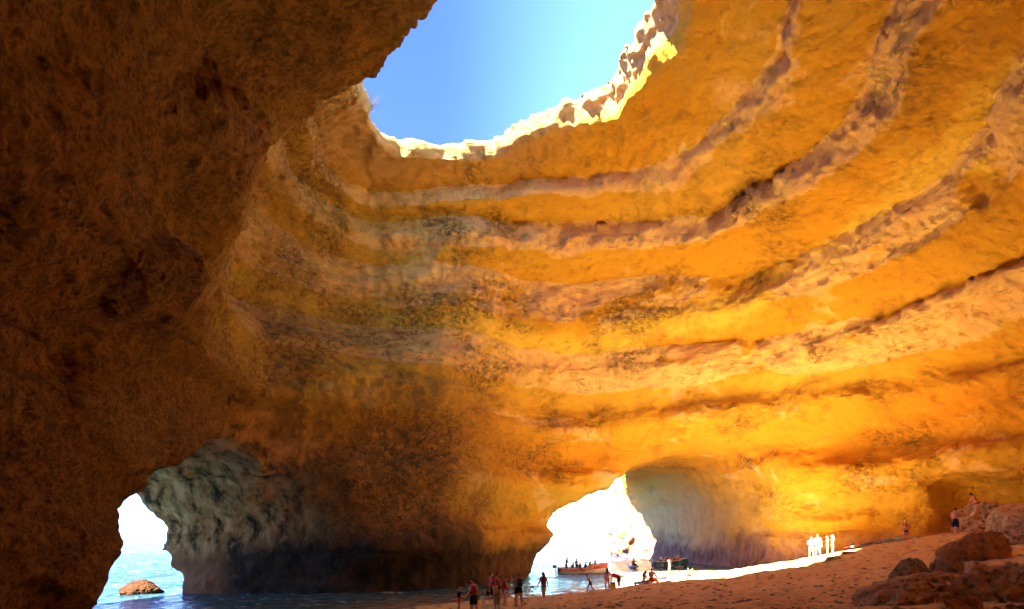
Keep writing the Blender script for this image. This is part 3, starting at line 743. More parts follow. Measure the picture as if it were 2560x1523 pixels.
# ------------------------------------------------------------------ people
MATS = {}
def mat(name, col, rough=0.75, spec=0.2):
    key = (name, col)
    if key not in MATS: MATS[key] = plain(name, col, rough, spec)
    return MATS[key]
class Tubes:
    def __init__(s): s.v = []; s.f3 = []; s.f4 = []
    def tube(s, pts, rad, side=(1, 0, 0), n=10, caps=True):
        pts = [np.array(p, float) for p in pts]; side = np.array(side, float)
        b = len(s.v); m = len(pts)
        for i, p in enumerate(pts):
            t = pts[min(i + 1, m - 1)] - pts[max(i - 1, 0)]; t /= np.linalg.norm(t) + 1e-9
            u = side - t * (side @ t)
            if np.linalg.norm(u) < 1e-3: u = np.array([0, 1, 0]) - t * t[1]
            u /= np.linalg.norm(u); w_ = np.cross(t, u)
            r = rad[i] if hasattr(rad[i], '__len__') else (rad[i], rad[i])
            for k in range(n):
                a = 2 * math.pi * k / n
                s.v.append(p + u * math.cos(a) * r[0] + w_ * math.sin(a) * r[1])
        for i in range(m - 1):
            for k in range(n):
                k2 = (k + 1) % n
                s.f4.append((b + i * n + k, b + i * n + k2, b + (i + 1) * n + k2, b + (i + 1) * n + k))
        if caps:
            for i, fl in ((0, True), (m - 1, False)):
                c = len(s.v); s.v.append(pts[i])
                for k in range(n):
                    k2 = (k + 1) % n; q = (b + i * n + k, b + i * n + k2, c)
                    s.f3.append(q[::-1] if fl else q)
        return s
    def ball(s, c, r, M=None, n=10, m=7):
        c = np.array(c, float)
        pts = []; rad = []
        b = len(s.v)
        for i in range(m + 1):
            th = math.pi * i / m
            for k in range(n):
                a = 2 * math.pi * k / n
                q = np.array([math.sin(th) * math.cos(a) * r[0], math.sin(th) * math.sin(a) * r[1], math.cos(th) * r[2]])
                if M is not None: q = M @ q
                s.v.append(c + q)
        for i in range(m):
            for k in range(n):
                k2 = (k + 1) % n
                s.f4.append((b + i * n + k, b + (i + 1) * n + k, b + (i + 1) * n + k2, b + i * n + k2))
        return s
    def box(s, c, sz, M=None):
        b = len(s.v); c = np.array(c, float)
        for x in (-1, 1):
            for y in (-1, 1):
                for z in (-1, 1):
                    q = np.array([x * sz[0], y * sz[1], z * sz[2]]) / 2
                    s.v.append(c + (M @ q if M is not None else q))
        for q in ((0, 1, 3, 2), (4, 6, 7, 5), (0, 4, 5, 1), (2, 3, 7, 6), (0, 2, 6, 4), (1, 5, 7, 3)):
            s.f4.append(tuple(b + i for i in q))
        return s
    def mesh(s, name, smooth_=True, remesh=None):
        me = bpy.data.meshes.new(name)
        me.from_pydata([tuple(map(float, p)) for p in s.v], [], s.f4 + s.f3)
        if remesh:
            o = bpy.data.objects.new('tmp', me); COL.objects.link(o)
            md = o.modifiers.new('r', 'REMESH'); md.mode = 'VOXEL'; md.voxel_size = remesh
            sm_ = o.modifiers.new('s', 'SMOOTH'); sm_.iterations = 2; sm_.factor = 0.5
            dg = bpy.context.evaluated_depsgraph_get()
            m2 = bpy.data.meshes.new_from_object(o.evaluated_get(dg), depsgraph=dg)
            bpy.data.objects.remove(o); bpy.data.meshes.remove(me); me = m2; me.name = name
        for p in me.polygons: p.use_smooth = smooth_
        me.update()
        return me

def rotx(a):
    c, s = math.cos(a), math.sin(a); return np.array([[1, 0, 0], [0, c, -s], [0, s, c]])
def rotz(a):
    c, s = math.cos(a), math.sin(a); return np.array([[c, -s, 0], [s, c, 0], [0, 0, 1]])
def dirv(f, o, s):
    f = math.radians(f); o = math.radians(o)
    v = np.array([s * math.sin(o), math.sin(f) * math.cos(o), -math.cos(f) * math.cos(o)])
    return v / np.linalg.norm(v)
# pose: torso lean, head (nod, turn), arms ((upper fwd, out), (fore fwd, out)), legs ((thigh fwd, out), (shin fwd, out)); sign of "out" is away from the body
ST = ((2, 5), (-3, 3))
POSES = {
 'stand': dict(lean=0, head=(0, 0), aL=((-5, 12), (12, 6)), aR=((-5, 12), (12, 6)), lL=ST, lR=ST),
 'stand_bag': dict(lean=2, head=(6, 10), aL=((8, 10), (55, -18)), aR=((-6, 12), (10, 8)), lL=((5, 5), (-4, 3)), lR=((-6, 5), (-10, 3))),
 'walk': dict(lean=5, head=(4, 0), aL=((22, 8), (50, 4)), aR=((-24, 10), (-2, 6)), lL=((-16, 3), (-34, 3)), lR=((24, 3), (10, 3))),
 'stride': dict(lean=22, head=(18, 0), aL=((20, 10), (42, 8)), aR=((-22, 12), (-4, 8)), lL=((-20, 4), (-42, 4)), lR=((38, 4), (8, 4))),
 'camera': dict(lean=-3, head=(-14, 0), aL=((62, 18), (148, -22)), aR=((62, 18), (148, -22)), lL=ST, lR=((-4, 7), (-8, 6))),
 'hips': dict(lean=0, head=(2, -10), aL=((-12, 42), (20, -42)), aR=((-12, 42), (20, -42)), lL=((2, 7), (-2, 4)), lR=((2, 7), (-2, 4))),
 'fold': dict(lean=2, head=(8, 20), aL=((18, 16), (78, -48)), aR=((18, 16), (78, -48)), lL=ST, lR=((4, 6), (-4, 4))),
 'look_down': dict(lean=6, head=(30, 0), aL=((24, 10), (70, -26)), aR=((24, 10), (70, -26)), lL=ST, lR=((6, 5), (-6, 4))),
 'bend': dict(lean=72, head=(-10, 0), aL=((14, 8), (6, 2)), aR=((20, 10), (12, 2)), lL=((12, 7), (-10, 4)), lR=((2, 7), (-12, 4))),
 'sit_ground': dict(lean=14, head=(2, 0), aL=((30, 14), (58, -6)), aR=((30, 14), (58, -6)), lL=((98, 10), (38, 4)), lR=((104, 10), (26, 4))),
 'sit_seat': dict(lean=4, head=(0, 0), aL=((22, 10), (62, -10)), aR=((22, 10), (62, -10)), lL=((84, 8), (2, 4)), lR=((84, 8), (2, 4))),
 'sit_turn': dict(lean=8, head=(4, 40), aL=((30, 14), (66, -14)), aR=((10, 14), (40, -4)), lL=((84, 8), (2, 4)), lR=((84, 8), (2, 4))),
 'sit_rock': dict(lean=34, head=(6, 0), aL=((40, 14), (52, -4)), aR=((24, 14), (40, -4)), lL=((70, 10), (-12, 4)), lR=((78, 10), (10, 4))),
 'paddle': dict(lean=10, head=(0, 0), aL=((58, 34), (80, 6)), aR=((58, 34), (80, 6)), lL=((88, 10), (74, 4)), lR=((88, 10), (74, 4))),
 'arms_high': dict(lean=4, head=(-4, 0), aL=((140, 30), (160, 10)), aR=((60, 30), (100, 10)), lL=ST, lR=((8, 7), (-4, 5))),
}
TORSO = {'m': [(0.455, .060, .050), (0.50, .084, .060), (0.54, .084, .060), (0.61, .074, .053), (0.69, .088, .060), (0.76, .102, .060), (0.805, .098, .048), (0.832, .060, .040), (0.85, .034, .034), (0.875, .029, .031)],
         'f': [(0.455, .064, .052), (0.50, .094, .066), (0.54, .092, .064), (0.62, .064, .048), (0.69, .074, .054), (0.745, .086, .066), (0.80, .084, .046), (0.828, .054, .036), (0.85, .028, .028), (0.875, .025, .027)]}
class Pose:
    def __init__(s, pose, sex, stout=1.0):
        p = POSES[pose]; s.sex = sex; s.k = stout
        L = math.radians(p['lean']); s.RL = rotx(-L); s.piv = np.array([0, 0, 0.50])
        s.up = lambda q: s.piv + s.RL @ (np.array(q, float) - s.piv)
        s.RH = s.RL @ rotz(math.radians(p['head'][1])) @ rotx(-math.radians(p['head'][0]))
        s.neck = s.up((0, 0, 0.865)); s.hc = s.neck + s.RH @ np.array([0, 0.012, 0.062])
        sw = 0.108 if sex == 'm' else 0.094
        s.arm = {}; s.leg = {}
        for sd, key in ((-1, 'L'), (1, 'R')):
            a, b = p['a' + key]; sh = s.up((sd * sw * (0.6 + 0.4 * stout), 0, 0.795))
            el = sh + dirv(a[0], a[1], sd) * 0.165; wr = el + dirv(b[0], b[1], sd) * 0.150
            s.arm[sd] = (sh, el, wr, dirv(b[0], b[1], sd))
            a, b = p['l' + key]; hp = np.array([sd * 0.050, 0, 0.495])
            kn = hp + dirv(a[0], a[1], sd) * 0.232; an = kn + dirv(b[0], b[1], sd) * 0.225
            s.leg[sd] = (hp, kn, an, b[0])
        s.low = min(s.leg[-1][2][2], s.leg[1][2][2]) - 0.035
    def rings(s, z0, z1, add=0.0, mul=1.0, n=6):
        T = np.array(TORSO[s.sex]); zz = np.linspace(z0, z1, n)
        pts = [s.up((0, 0, z)) for z in zz]
        rad = [((np.interp(z, T[:, 0], T[:, 1]) * s.k) * mul + add, (np.interp(z, T[:, 0], T[:, 2]) * s.k) * mul + add) for z in zz]
        return pts, rad
    def body(s):
        t = Tubes(); T = TORSO[s.sex]
        t.tube([s.up((0, 0, z)) for z, _, _ in T], [(a * (s.k if z < 0.8 else 1), b * (s.k if z < 0.8 else 1)) for z, a, b in T], n=14)
        H = [(-0.066, .016, .020), (-0.058, .030, .036), (-0.04, .040, .048), (-0.01, .046, .056), (0.02, .047, .058), (0.045, .040, .050), (0.06, .026, .034), (0.066, .008, .012)]
        t.tube([s.hc + s.RH @ np.array([0, 0.004 if z < 0 else -0.002, z]) for z, _, _ in H], [(a, b) for _, a, b in H], n=12)
        t.ball(s.hc + s.RH @ np.array([0, 0.060, -0.012]), (.010, .014, .015), s.RH, 8, 5)
        for sd in (-1, 1):
            t.ball(s.hc + s.RH @ np.array([sd * 0.048, -0.004, -0.006]), (.007, .013, .018), s.RH, 8, 5)
            sh, el, wr, fd = s.arm[sd]; k = 0.7 + 0.3 * s.k
            t.tube([sh + np.array([-sd * 0.03, 0, 0.006]), sh, sh * 0.5 + el * 0.5, el, el * 0.55 + wr * 0.45, wr, wr + fd * 0.03, wr + fd * 0.055],
                   [.034 * k, .036 * k, .031 * k, .024 * k, .024 * k, .0155, (.020, .012), (.018, .010)], n=8)
            hp, kn, an, sf = s.leg[sd]
            t.tube([hp + np.array([0, 0, 0.04]), hp, hp * 0.5 + kn * 0.5, kn, kn * 0.62 + an * 0.38, an, an + (an - kn) * 0.06],
                   [.058 * s.k, .062 * s.k, .050 * s.k, .036 * k, .037 * k, .021, .020], n=10)
            fa = math.radians(max(-40, min(70, sf + 4)))
            fd2 = np.array([sd * 0.1, math.cos(fa), math.sin(fa) * 1.0])
            ft = np.array([0, -math.sin(fa), -math.cos(fa)]) * 0.014
            t.tube([an - fd2 * 0.022 + ft, an + fd2 * 0.02 + ft, an + fd2 * 0.075 + ft * 1.4, an + fd2 * 0.105 + ft * 1.6],
                   [(.019, .02), (.023, .024), (.026, .014), (.018, .009)], n=8)
        return t
    def fingers(s):
        t = Tubes()
        for sd in (-1, 1):
            sh, el, wr, fd = s.arm[sd]
            sidev = np.cross(fd, (1, 0, 0)); sidev = sidev / (np.linalg.norm(sidev) + 1e-9)
            pn = np.cross(fd, sidev)
            for i, ln in enumerate((0.036, 0.042, 0.040, 0.030)):
                o_ = wr + fd * 0.052 + sidev * (0.012 - 0.008 * i)
                b_ = o_ + fd * ln * 0.5; c_ = b_ + (fd * 0.7 - pn * 0.45 * sd) * ln * 0.5
                t.tube([o_ - fd * 0.01, b_, c_], [.0052, .0048, .0036], n=5)
            o_ = wr + fd * 0.018 + sidev * 0.012
            b_ = o_ + (sidev * 0.8 + fd * 0.6) * 0.020
            t.tube([o_, b_, b_ + (sidev * 0.2 + fd) * 0.020], [.0065, .0058, .0042], n=5)
        return t
BODY = {}
def body_mesh(pose, sex, stout):
    key = (pose, sex, stout)
    if key not in BODY:
        P = Pose(pose, sex, stout)
        me = P.body().mesh('person_body', True, 0.0105)
        f = P.fingers(); bm = bmesh.new(); bm.from_mesh(me)
        f2 = bpy.data.meshes.new('fingers'); f2.from_pydata([tuple(map(float, q)) for q in f.v], [], f.f4 + f.f3); bm.from_mesh(f2)
        bm.to_mesh(me); bm.free(); bpy.data.meshes.remove(f2)
        for q in me.polygons: q.use_smooth = True
        BODY[key] = (me, P)
    return BODY[key]
SKIN = {'fair': (0.62, 0.36, 0.25), 'tan': (0.48, 0.25, 0.14), 'red': (0.58, 0.26, 0.18), 'brown': (0.30, 0.15, 0.08)}

def wear_mesh(P, kind):
    t = Tubes()
    if kind == 'life_vest':
        a, b = P.rings(0.565, 0.80, 0.022, 1.08, 7); b[0] = tuple(q * 0.96 for q in b[0]); t.tube(a, b, n=14)
        for sd in (-1, 1):
            sh = P.up((sd * 0.06, 0.02, 0.815)); t.tube([P.up((sd * 0.055, 0.07, 0.76)), P.up((sd * 0.058, 0.03, 0.838)), P.up((sd * 0.055, -0.06, 0.77))], [(.026, .020)] * 3, n=8)
    elif kind == 'vest_strap':
        for z in (0.62, 0.70):
            a, b = P.rings(z - 0.008, z + 0.008, 0.028, 1.08, 2); t.tube(a, b, n=14)
    elif kind in ('shirt', 'rash_top'):
        a, b = P.rings(0.50 if kind == 'shirt' else 0.53, 0.832, 0.010, 1.05, 9); t.tube(a, b, n=14)
        for sd in (-1, 1):
            sh, el, wr, fd = P.arm[sd]; e = sh * 0.25 + el * 0.75
            t.tube([sh + np.array([-sd * 0.035, 0, 0.0]), sh, e], [.044, .045, .040], n=10)
    elif kind == 'tank_top':
        a, b = P.rings(0.52, 0.80, 0.009, 1.05, 8); t.tube(a, b, n=14)
    elif kind in ('shorts', 'long_shorts', 'swim_trunks'):
        fr = {'shorts': 0.42, 'long_shorts': 0.9, 'swim_trunks': 0.62}[kind]
        a, b = P.rings(0.465, 0.575, 0.011, 1.06, 5); t.tube(a, b, n=14)
        for sd in (-1, 1):
            hp, kn, an, sf = P.leg[sd]; e = hp * (1 - fr) + kn * fr
            t.tube([hp + np.array([0, 0, 0.03]), hp, e], [.068 * P.k, .072 * P.k, .066 * P.k - .012 * fr], n=12)
    elif kind == 'bikini_bottom':
        a, b = P.rings(0.455, 0.535, 0.006, 1.04, 4); t.tube(a, b, n=14)
    elif kind == 'bikini_top':
        a, b = P.rings(0.715, 0.765, 0.006, 1.04, 3); t.tube(a, b, n=14)
    elif kind == 'swimsuit':
        a, b = P.rings(0.455, 0.79, 0.006, 1.04, 8); t.tube(a, b, n=14)
    elif kind == 'dress':
        a, b = P.rings(0.56, 0.81, 0.010, 1.05, 6)
        t.tube(a, b, n=14)
        t.tube([P.up((0, 0, 0.60)), P.up((0, 0, 0.48)), np.array([0, 0, 0.30])], [(.085, .066), (.115, .10), (.125, .115)], n=16)
    elif kind == 'towel_skirt':
        t.tube([P.up((0, 0, 0.575)), P.up((0, 0, 0.48)), np.array([0, 0.01, 0.26])], [(.090, .068), (.108, .084), (.112, .10)], n=16)
    elif kind == 'backpack':
        a = [P.up((0, -0.085, 0.60)), P.up((0, -0.10, 0.66)), P.up((0, -0.10, 0.76)), P.up((0, -0.08, 0.81))]
        t.tube(a, [(.06, .03), (.08, .05), (.078, .045), (.05, .025)], n=12)
        for sd in (-1, 1):
            t.tube([P.up((sd * 0.06, -0.06, 0.79)), P.up((sd * 0.062, 0.02, 0.83)), P.up((sd * 0.066, 0.07, 0.74)), P.up((sd * 0.07, -0.05, 0.62))], [(.012, .006)] * 4, n=6)
    return t.mesh(kind)
def hair_mesh(P, style):
    t = Tubes(); c = P.hc; R = P.RH
    b = len(t.v)
    t.ball(c + R @ np.array([0, -0.012, 0.014]), (.052, .058, .060), R, 14, 8)
    t.tube([c + R @ np.array([0, -0.045, -0.005]), c + R @ np.array([0, -0.05, -0.04])], [(.044, .018), (.034, .012)], n=10)
    if style == 'long':
        t.tube([c + R @ np.array([0, -0.04, 0.03]), c + R @ np.array([0, -0.058, -0.03]), P.up((0, -0.075, 0.80)), P.up((0, -0.082, 0.70))], [(.046, .03), (.056, .028), (.062, .024), (.030, .012)], n=12)
    if style == 'bun':
        t.ball(c + R @ np.array([0, -0.062, 0.042]), (.026, .026, .026), R, 10, 6)
    if style == 'ponytail':
        t.tube([c + R @ np.array([0, -0.06, 0.03]), c + R @ np.array([0, -0.085, 0.0]), P.up((0, -0.09, 0.80))], [.016, .022, .008], n=8)
    return t.mesh('hair')
def cap_mesh(P):
    t = Tubes(); c = P.hc; R = P.RH
    t.tube([c + R @ np.array([0, -0.004, z]) for z in (0.012, 0.03, 0.055, 0.076, 0.083)], [(.054, .064), (.055, .065), (.048, .056), (.026, .030), (.004, .004)], side=R @ np.array([1, 0, 0]), n=14)
    t.tube([c + R @ np.array([0, y, 0.018 - 0.006 * k]) for k, y in enumerate((0.03, 0.07, 0.105))], [(.05, .006), (.046, .006), (.025, .005)], side=R @ np.array([1, 0, 0]), n=10)
    return t.mesh('cap')
PIECE = {}
PARTNAME = {'rash_top': 'rash_top'}
def person(label, loc, H, face, pose, sex='m', skin='tan', hair=('short', (0.05, 0.03, 0.02)), wear=(), stout=1.0, group=None, cap=None, eyes=True, feet=True, lift=0.0):
    me, P = body_mesh(pose, sex, stout)
    root = empty('person', (float(loc[0]), float(loc[1]), float(loc[2])), math.radians(face)); root.scale = (H, H, H)
    tag(root, label, 'person', group)
    dz = -P.low + lift if feet else lift
    def add(name, mesh, m):
        o = bpy.data.objects.new(name, mesh); COL.objects.link(o); o.parent = root; o.location = (0, 0, dz)
        if not mesh.materials: mesh.materials.append(None)
        o.material_slots[0].link = 'OBJECT'; o.material_slots[0].material = m
        return o
    add('body', me, mat('skin_' + skin, SKIN[skin], 0.6, 0.3))
    key = (pose, sex, stout)
    def piece(kind, fn):
        if (key, kind) not in PIECE: PIECE[(key, kind)] = fn()
        return PIECE[(key, kind)]
    if hair: add('hair', piece('hair' + hair[0], lambda: hair_mesh(P, hair[0])), mat('hair', hair[1], 0.7))
    if cap: add('cap', piece('cap', lambda: cap_mesh(P)), mat('cap_cloth', cap))
    for kind, col in wear:
        add(kind, piece(kind, lambda: wear_mesh(P, kind)), mat(kind + '_cloth', col))
        if kind == 'life_vest': add('vest_strap', piece('vest_strap', lambda: wear_mesh(P, 'vest_strap')), mat('black_webbing', (0.02, 0.02, 0.02)))
    if eyes:
        for sd in (-1, 1):
            def em(sd=sd):
                t = Tubes(); t.ball(P.hc + P.RH @ np.array([sd * 0.019, 0.055, 0.004]), (.007, .005, .005), P.RH, 8, 5); return t.mesh('eye')
            add('eye', piece('eye%d' % sd, em), mat('dark_eye', (0.03, 0.02, 0.015), 0.3))
    return root
VRED = (0.62, 0.03, 0.03); BLK = (0.015, 0.015, 0.02); NAVY = (0.02, 0.03, 0.09)
DKB = (0.04, 0.025, 0.015); BLOND = (0.52, 0.33, 0.12); BRN = (0.12, 0.06, 0.03); REDH = (0.26, 0.08, 0.04)
def on_sand(px, Y): return ground(px, Y)
G1 = 'visitors standing on the sand before the dark wall'
person('small blond child in a dark top and red shorts', on_sand(1143, 28), 1.18, -75, 'look_down', 'f', 'fair', ('bun', BLOND), [('rash_top', (0.02, 0.025, 0.03)), ('shorts', (0.70, 0.04, 0.03))])
person('man in a dark cap, white shirt and red life vest with black shorts', on_sand(1181, 29.2), 1.80, 55, 'stand_bag', 'm', 'tan', ('short', DKB), [('shirt', (0.55, 0.58, 0.68)), ('life_vest', (0.45, 0.03, 0.035)), ('long_shorts', BLK)], cap=(0.02, 0.05, 0.05))
person('man striding in a red life vest and black shorts, leftmost of the trio in vests', on_sand(1221, 33), 1.78, -70, 'walk', 'm', 'fair', ('short', DKB), [('life_vest', VRED), ('long_shorts', BLK)])
person('tall man in a red life vest behind the child in a grey dress', on_sand(1240, 33.5), 1.80, -72, 'fold', 'm', 'tan', ('short', DKB), [('life_vest', (0.66, 0.05, 0.02)), ('swim_trunks', (0.05, 0.02, 0.05))])
person('fair-haired child in a long grey dress in front of the people in vests', on_sand(1239, 28), 1.22, -20, 'stand', 'f', 'tan', ('long', (0.62, 0.42, 0.10)), [('dress', (0.24, 0.22, 0.20))])
person('woman in a red life vest and dark bikini, rightmost of the trio in vests', on_sand(1258, 33.4), 1.66, -75, 'look_down', 'f', 'fair', ('bun', BRN), [('life_vest', VRED), ('bikini_bottom', (0.10, 0.01, 0.03))])
person('woman in a grey tank top and dark shorts raising a camera', on_sand(1293, 29), 1.70, -150 + 180, 'camera', 'f', 'tan', ('ponytail', (0.20, 0.11, 0.05)), [('tank_top', (0.20, 0.21, 0.22)), ('shorts', BLK), ('backpack', (0.05, 0.025, 0.05))])
person('bare-legged woman in a red life vest walking along the waterline', on_sand(1357, 36.4), 1.70, 20, 'walk', 'f', 'tan', ('long', REDH), [('life_vest', VRED), ('bikini_bottom', (0.10, 0.13, 0.20))])
person('thin boy in dark trunks leaning forward as he walks by the water', on_sand(1474, 44), 1.45, 75, 'stride', 'm', 'tan', ('short', DKB), [('shorts', (0.10, 0.08, 0.10))])
person('woman in a pale swimsuit standing beside the yellow barrel', on_sand(1516, 46), 1.66, 10, 'stand', 'f', 'red', ('long', BRN), [('swimsuit', (0.52, 0.42, 0.36))])
person('man in a red life vest bending over the yellow barrel', on_sand(1546, 47), 1.78, 75, 'bend', 'm', 'tan', ('short', (0.16, 0.12, 0.10)), [('life_vest', VRED), ('long_shorts', (0.06, 0.035, 0.03))])
person('woman with long hair sitting on the white board', on_sand(1606, 45), 1.68, -120, 'sit_ground', 'f', 'tan', ('long', BRN), [('bikini_top', (0.3, 0.08, 0.05)), ('bikini_bottom', (0.3, 0.08, 0.05))], feet=False, lift=-0.39)
person('bare-backed man in red trunks sitting on the white board', on_sand(1626, 45), 1.78, -35, 'sit_ground', 'm', 'red', ('short', DKB), [('swim_trunks', (0.75, 0.06, 0.02))], feet=False, lift=-0.39)
person('slim woman in a black bikini standing by the blue board', on_sand(1672, 47), 1.68, 80, 'stand', 'f', 'tan', ('ponytail', (0.10, 0.04, 0.06)), [('bikini_top', BLK), ('bikini_bottom', (0.05, 0.01, 0.03))])
wl = lambda px, Y, z=0.0: np.array([(px - 1280) / FPX * Y, Y, z])
person('wader in a bright red life vest lifting an arm in the surf', wl(1722, 53, -0.35), 1.72, 100, 'arms_high', 'm', 'fair', ('short', BRN), [('life_vest', (0.85, 0.02, 0.02)), ('swim_trunks', (0.3, 0.1, 0.08))])
person('wader in dark trunks steadying the orange kayak', wl(1698, 54, -0.35), 1.70, 70, 'look_down', 'm', 'tan', ('short', DKB), [('swim_trunks', NAVY)])
person('boy in a white shirt and lilac shorts standing in the sun with folded arms', on_sand(2028, 47), 1.62, 150, 'fold', 'm', 'fair', ('short', BRN), [('shirt', (0.78, 0.77, 0.72)), ('long_shorts', (0.42, 0.36, 0.40))])
person('shirtless man in blue shorts standing in the sun', on_sand(2044, 47), 1.80, -20, 'stand', 'm', 'fair', ('short', BRN), [('swim_trunks', (0.28, 0.38, 0.70))])
person('woman in an orange bikini, darker of the two women beside the sunlit pair', on_sand(2068, 51), 1.62, 65, 'stand', 'f', 'red', ('long', BRN), [('bikini_top', (0.85, 0.38, 0.03)), ('bikini_bottom', (0.75, 0.30, 0.03))])
person('blond long-haired woman catching the sun at the edge of the lit sand', on_sand(2081, 49), 1.66, 70, 'stand', 'f', 'fair', ('long', (0.62, 0.42, 0.22)), [('bikini_top', (0.7, 0.62, 0.5)), ('bikini_bottom', (0.7, 0.62, 0.5))])
person('sturdy woman in a bikini standing hands on hips by the row of boards', on_sand(2264, 44), 1.68, 165, 'hips', 'f', 'red', ('bun', (0.30, 0.14, 0.07)), [('bikini_top', (0.16, 0.12, 0.17)), ('bikini_bottom', (0.06, 0.015, 0.02))], stout=1.16)
person('bare-chested man in navy shorts standing beside the pitted boulder', on_sand(2388, 40), 1.80, -50, 'look_down', 'm', 'red', ('short', DKB), [('long_shorts', (0.03, 0.035, 0.10))])
bpy.context.view_layer.update()
def drop(x, y, z0=30.0):
    dg = bpy.context.evaluated_depsgraph_get()
    hit, loc, no, idx, ob, mt = sc.ray_cast(dg, Vector((x, y, z0)), Vector((0, 0, -1)))
    return loc.z if hit else 0.0
q = at(2446, 1266, 42.4); q[2] = drop(q[0], q[1], 9.0)
person('man in red trunks sitting on top of the pitted boulder', q, 1.74, 75, 'sit_rock', 'm', 'red', ('short', DKB), [('swim_trunks', (0.72, 0.04, 0.03))], feet=False, lift=-0.43)

# ------------------------------------------------------------------ boards, kayaks, paddles, barrel, bag
def place(o, loc, rz=0, pitch=0, roll=0):
    o.location = tuple(map(float, loc)); o.rotation_mode = 'XYZ'; o.rotation_euler = (math.radians(roll), math.radians(pitch), math.radians(rz)); return o
def board(label, loc, rz, deck, rail, L=3.0, W=0.78, pitch=0, group='paddle boards lying on the sand', pad=(0.10, 0.11, 0.12), nose=None):
    root = empty('paddle_board'); tag(root, label, 'paddle board', group)
    xs = np.linspace(-1, 1, 17)
    wd = W / 2 * np.power(np.maximum(1 - np.abs(xs) ** 3.2, 0.0), 0.55) + 0.01
    rk = 0.16 * np.clip(xs - 0.45, 0, 1) ** 2 * 2
    t = Tubes(); t.tube([(x * L / 2, 0, 0.07 + r) for x, r in zip(xs, rk)], [(w_, 0.06) for w_ in wd], side=(0, 1, 0), n=14)
    link('hull', t.mesh('hull'), mat('board_rail', rail, 0.35, 0.4), root)
    t = Tubes(); t.tube([(x * L / 2, 0, 0.113 + r) for x, r in zip(xs[1:-1], rk[1:-1])], [(w_ * 0.86, 0.022) for w_ in wd[1:-1]], side=(0, 1, 0), n=14)
    link('deck', t.mesh('deck'), mat('board_deck', deck, 0.4, 0.4), root)
    t = Tubes(); t.tube([(x, 0, 0.128) for x in (-0.9, -0.85, 0.25, 0.3)], [(0.20, .014), (0.27, .014), (0.29, .014), (0.2, .014)], side=(0, 1, 0), n=12)
    link('deck_pad', t.mesh('deck_pad'), mat('grip_pad', pad, 0.9), root)
    if nose is not None:
        t = Tubes(); t.tube([(x * L / 2, 0, 0.116 + r) for x, r in zip(xs[-5:], rk[-5:])], [(w_ * 0.9, 0.024) for w_ in wd[-5:]], side=(0, 1, 0), n=12)
        link('nose_stripe', t.mesh('nose_stripe'), mat('board_nose', nose, 0.4, 0.4), root)
    t = Tubes(); t.tube([(-L / 2 + 0.18, 0, 0.03), (-L / 2 + 0.10, 0, -0.05), (-L / 2 + 0.02, 0, -0.12)], [(.09, .008), (.06, .007), (.02, .004)], side=(1, 0, 0), n=8)
    link('fin', t.mesh('fin'), mat('black_fin', (0.02, 0.02, 0.02)), root)
    return place(root, loc, rz, pitch)
def paddle(label, loc, rz, blade, group='paddles with red blades', double=False, L=1.9, pitch=0, roll=0):
    root = empty('paddle'); tag(root, label, 'paddle', group)
    t = Tubes(); t.tube([(-L / 2, 0, 0), (L / 2, 0, 0)], [.017, .017], n=8); link('shaft', t.mesh('shaft'), mat('pale_shaft', (0.6, 0.58, 0.55), 0.4), root)
    for s in ((1, -1) if double else (1,)):
        t = Tubes(); t.tube([(s * (L / 2 - 0.05), 0, 0), (s * (L / 2 + 0.06), 0, .01), (s * (L / 2 + 0.28), 0, .03), (s * (L / 2 + 0.44), 0, .05)], [(.03, .02), (.10, .03), (.125, .035), (.08, .02)], side=(0, 1, 0), n=10)
        link('blade', t.mesh('blade'), mat('paddle_blade', blade, 0.4, 0.4), root)
    if not double:
        t = Tubes(); t.tube([(-L / 2, -0.07, 0), (-L / 2, 0.07, 0)], [.02, .02], n=8); link('handle', t.mesh('handle'), mat('black_fin', (0.02, 0.02, 0.02)), root)
    return place(root, loc, rz, pitch, roll)
def slope(p, rz, L):
    c, s = math.cos(math.radians(rz)), math.sin(math.radians(rz))
    z = sand_z(np.array([p[0] - c * L / 2, p[0] + c * L / 2]), np.array([p[1] - s * L / 2, p[1] + s * L / 2]))
    return -math.degrees(math.atan2(z[1] - z[0], L)), max(p[2], float(z.mean()))
def lay_board(label, px, Y, rz, deck, rail, **kw):
    g = ground(px, Y); L = kw.get('L', 3.0); pt, z = slope(g, rz, L * 0.8)
    return board(label, (g[0], g[1], z + 0.02), rz, deck, rail, pitch=pt, **kw)
lay_board('white paddle board under the seated couple', 1612, 45, 22, (0.74, 0.72, 0.74), (0.80, 0.80, 0.82), L=2.1, nose=(0.70, 0.22, 0.04))
lay_board('blue paddle board with a dark bag on it at the waterline', 1668, 46.2, 24, (0.05, 0.14, 0.24), (0.16, 0.34, 0.50), L=2.2)
lay_board('grey blue board with a white nose, leftmost of the row by the wall', 2162, 48, 197, (0.20, 0.28, 0.40), (0.22, 0.32, 0.46), L=2.7, nose=(0.75, 0.66, 0.55))
lay_board('blue board with a teal leash, middle of the row by the wall', 2226, 48, 17, (0.16, 0.36, 0.52), (0.16, 0.34, 0.50), L=2.2)
lay_board('pale-tailed dark board behind the woman with hands on hips', 2272, 47.5, 17, (0.80, 0.68, 0.55), (0.20, 0.24, 0.34), L=2.2, nose=(0.06, 0.07, 0.11))
def lay_paddle(label, px, Y, rz, blade, dz=0.2, **kw):
    g = ground(px, Y); pt, z = slope(g, rz, 1.6)
    return paddle(label, (g[0], g[1], z + dz), rz, blade, pitch=pt, **kw)
PR = (0.75, 0.02, 0.015)
lay_paddle('paddle whose red blade rests on the white board beside the seated woman', 1602, 44.7, 200, PR, L=1.0)
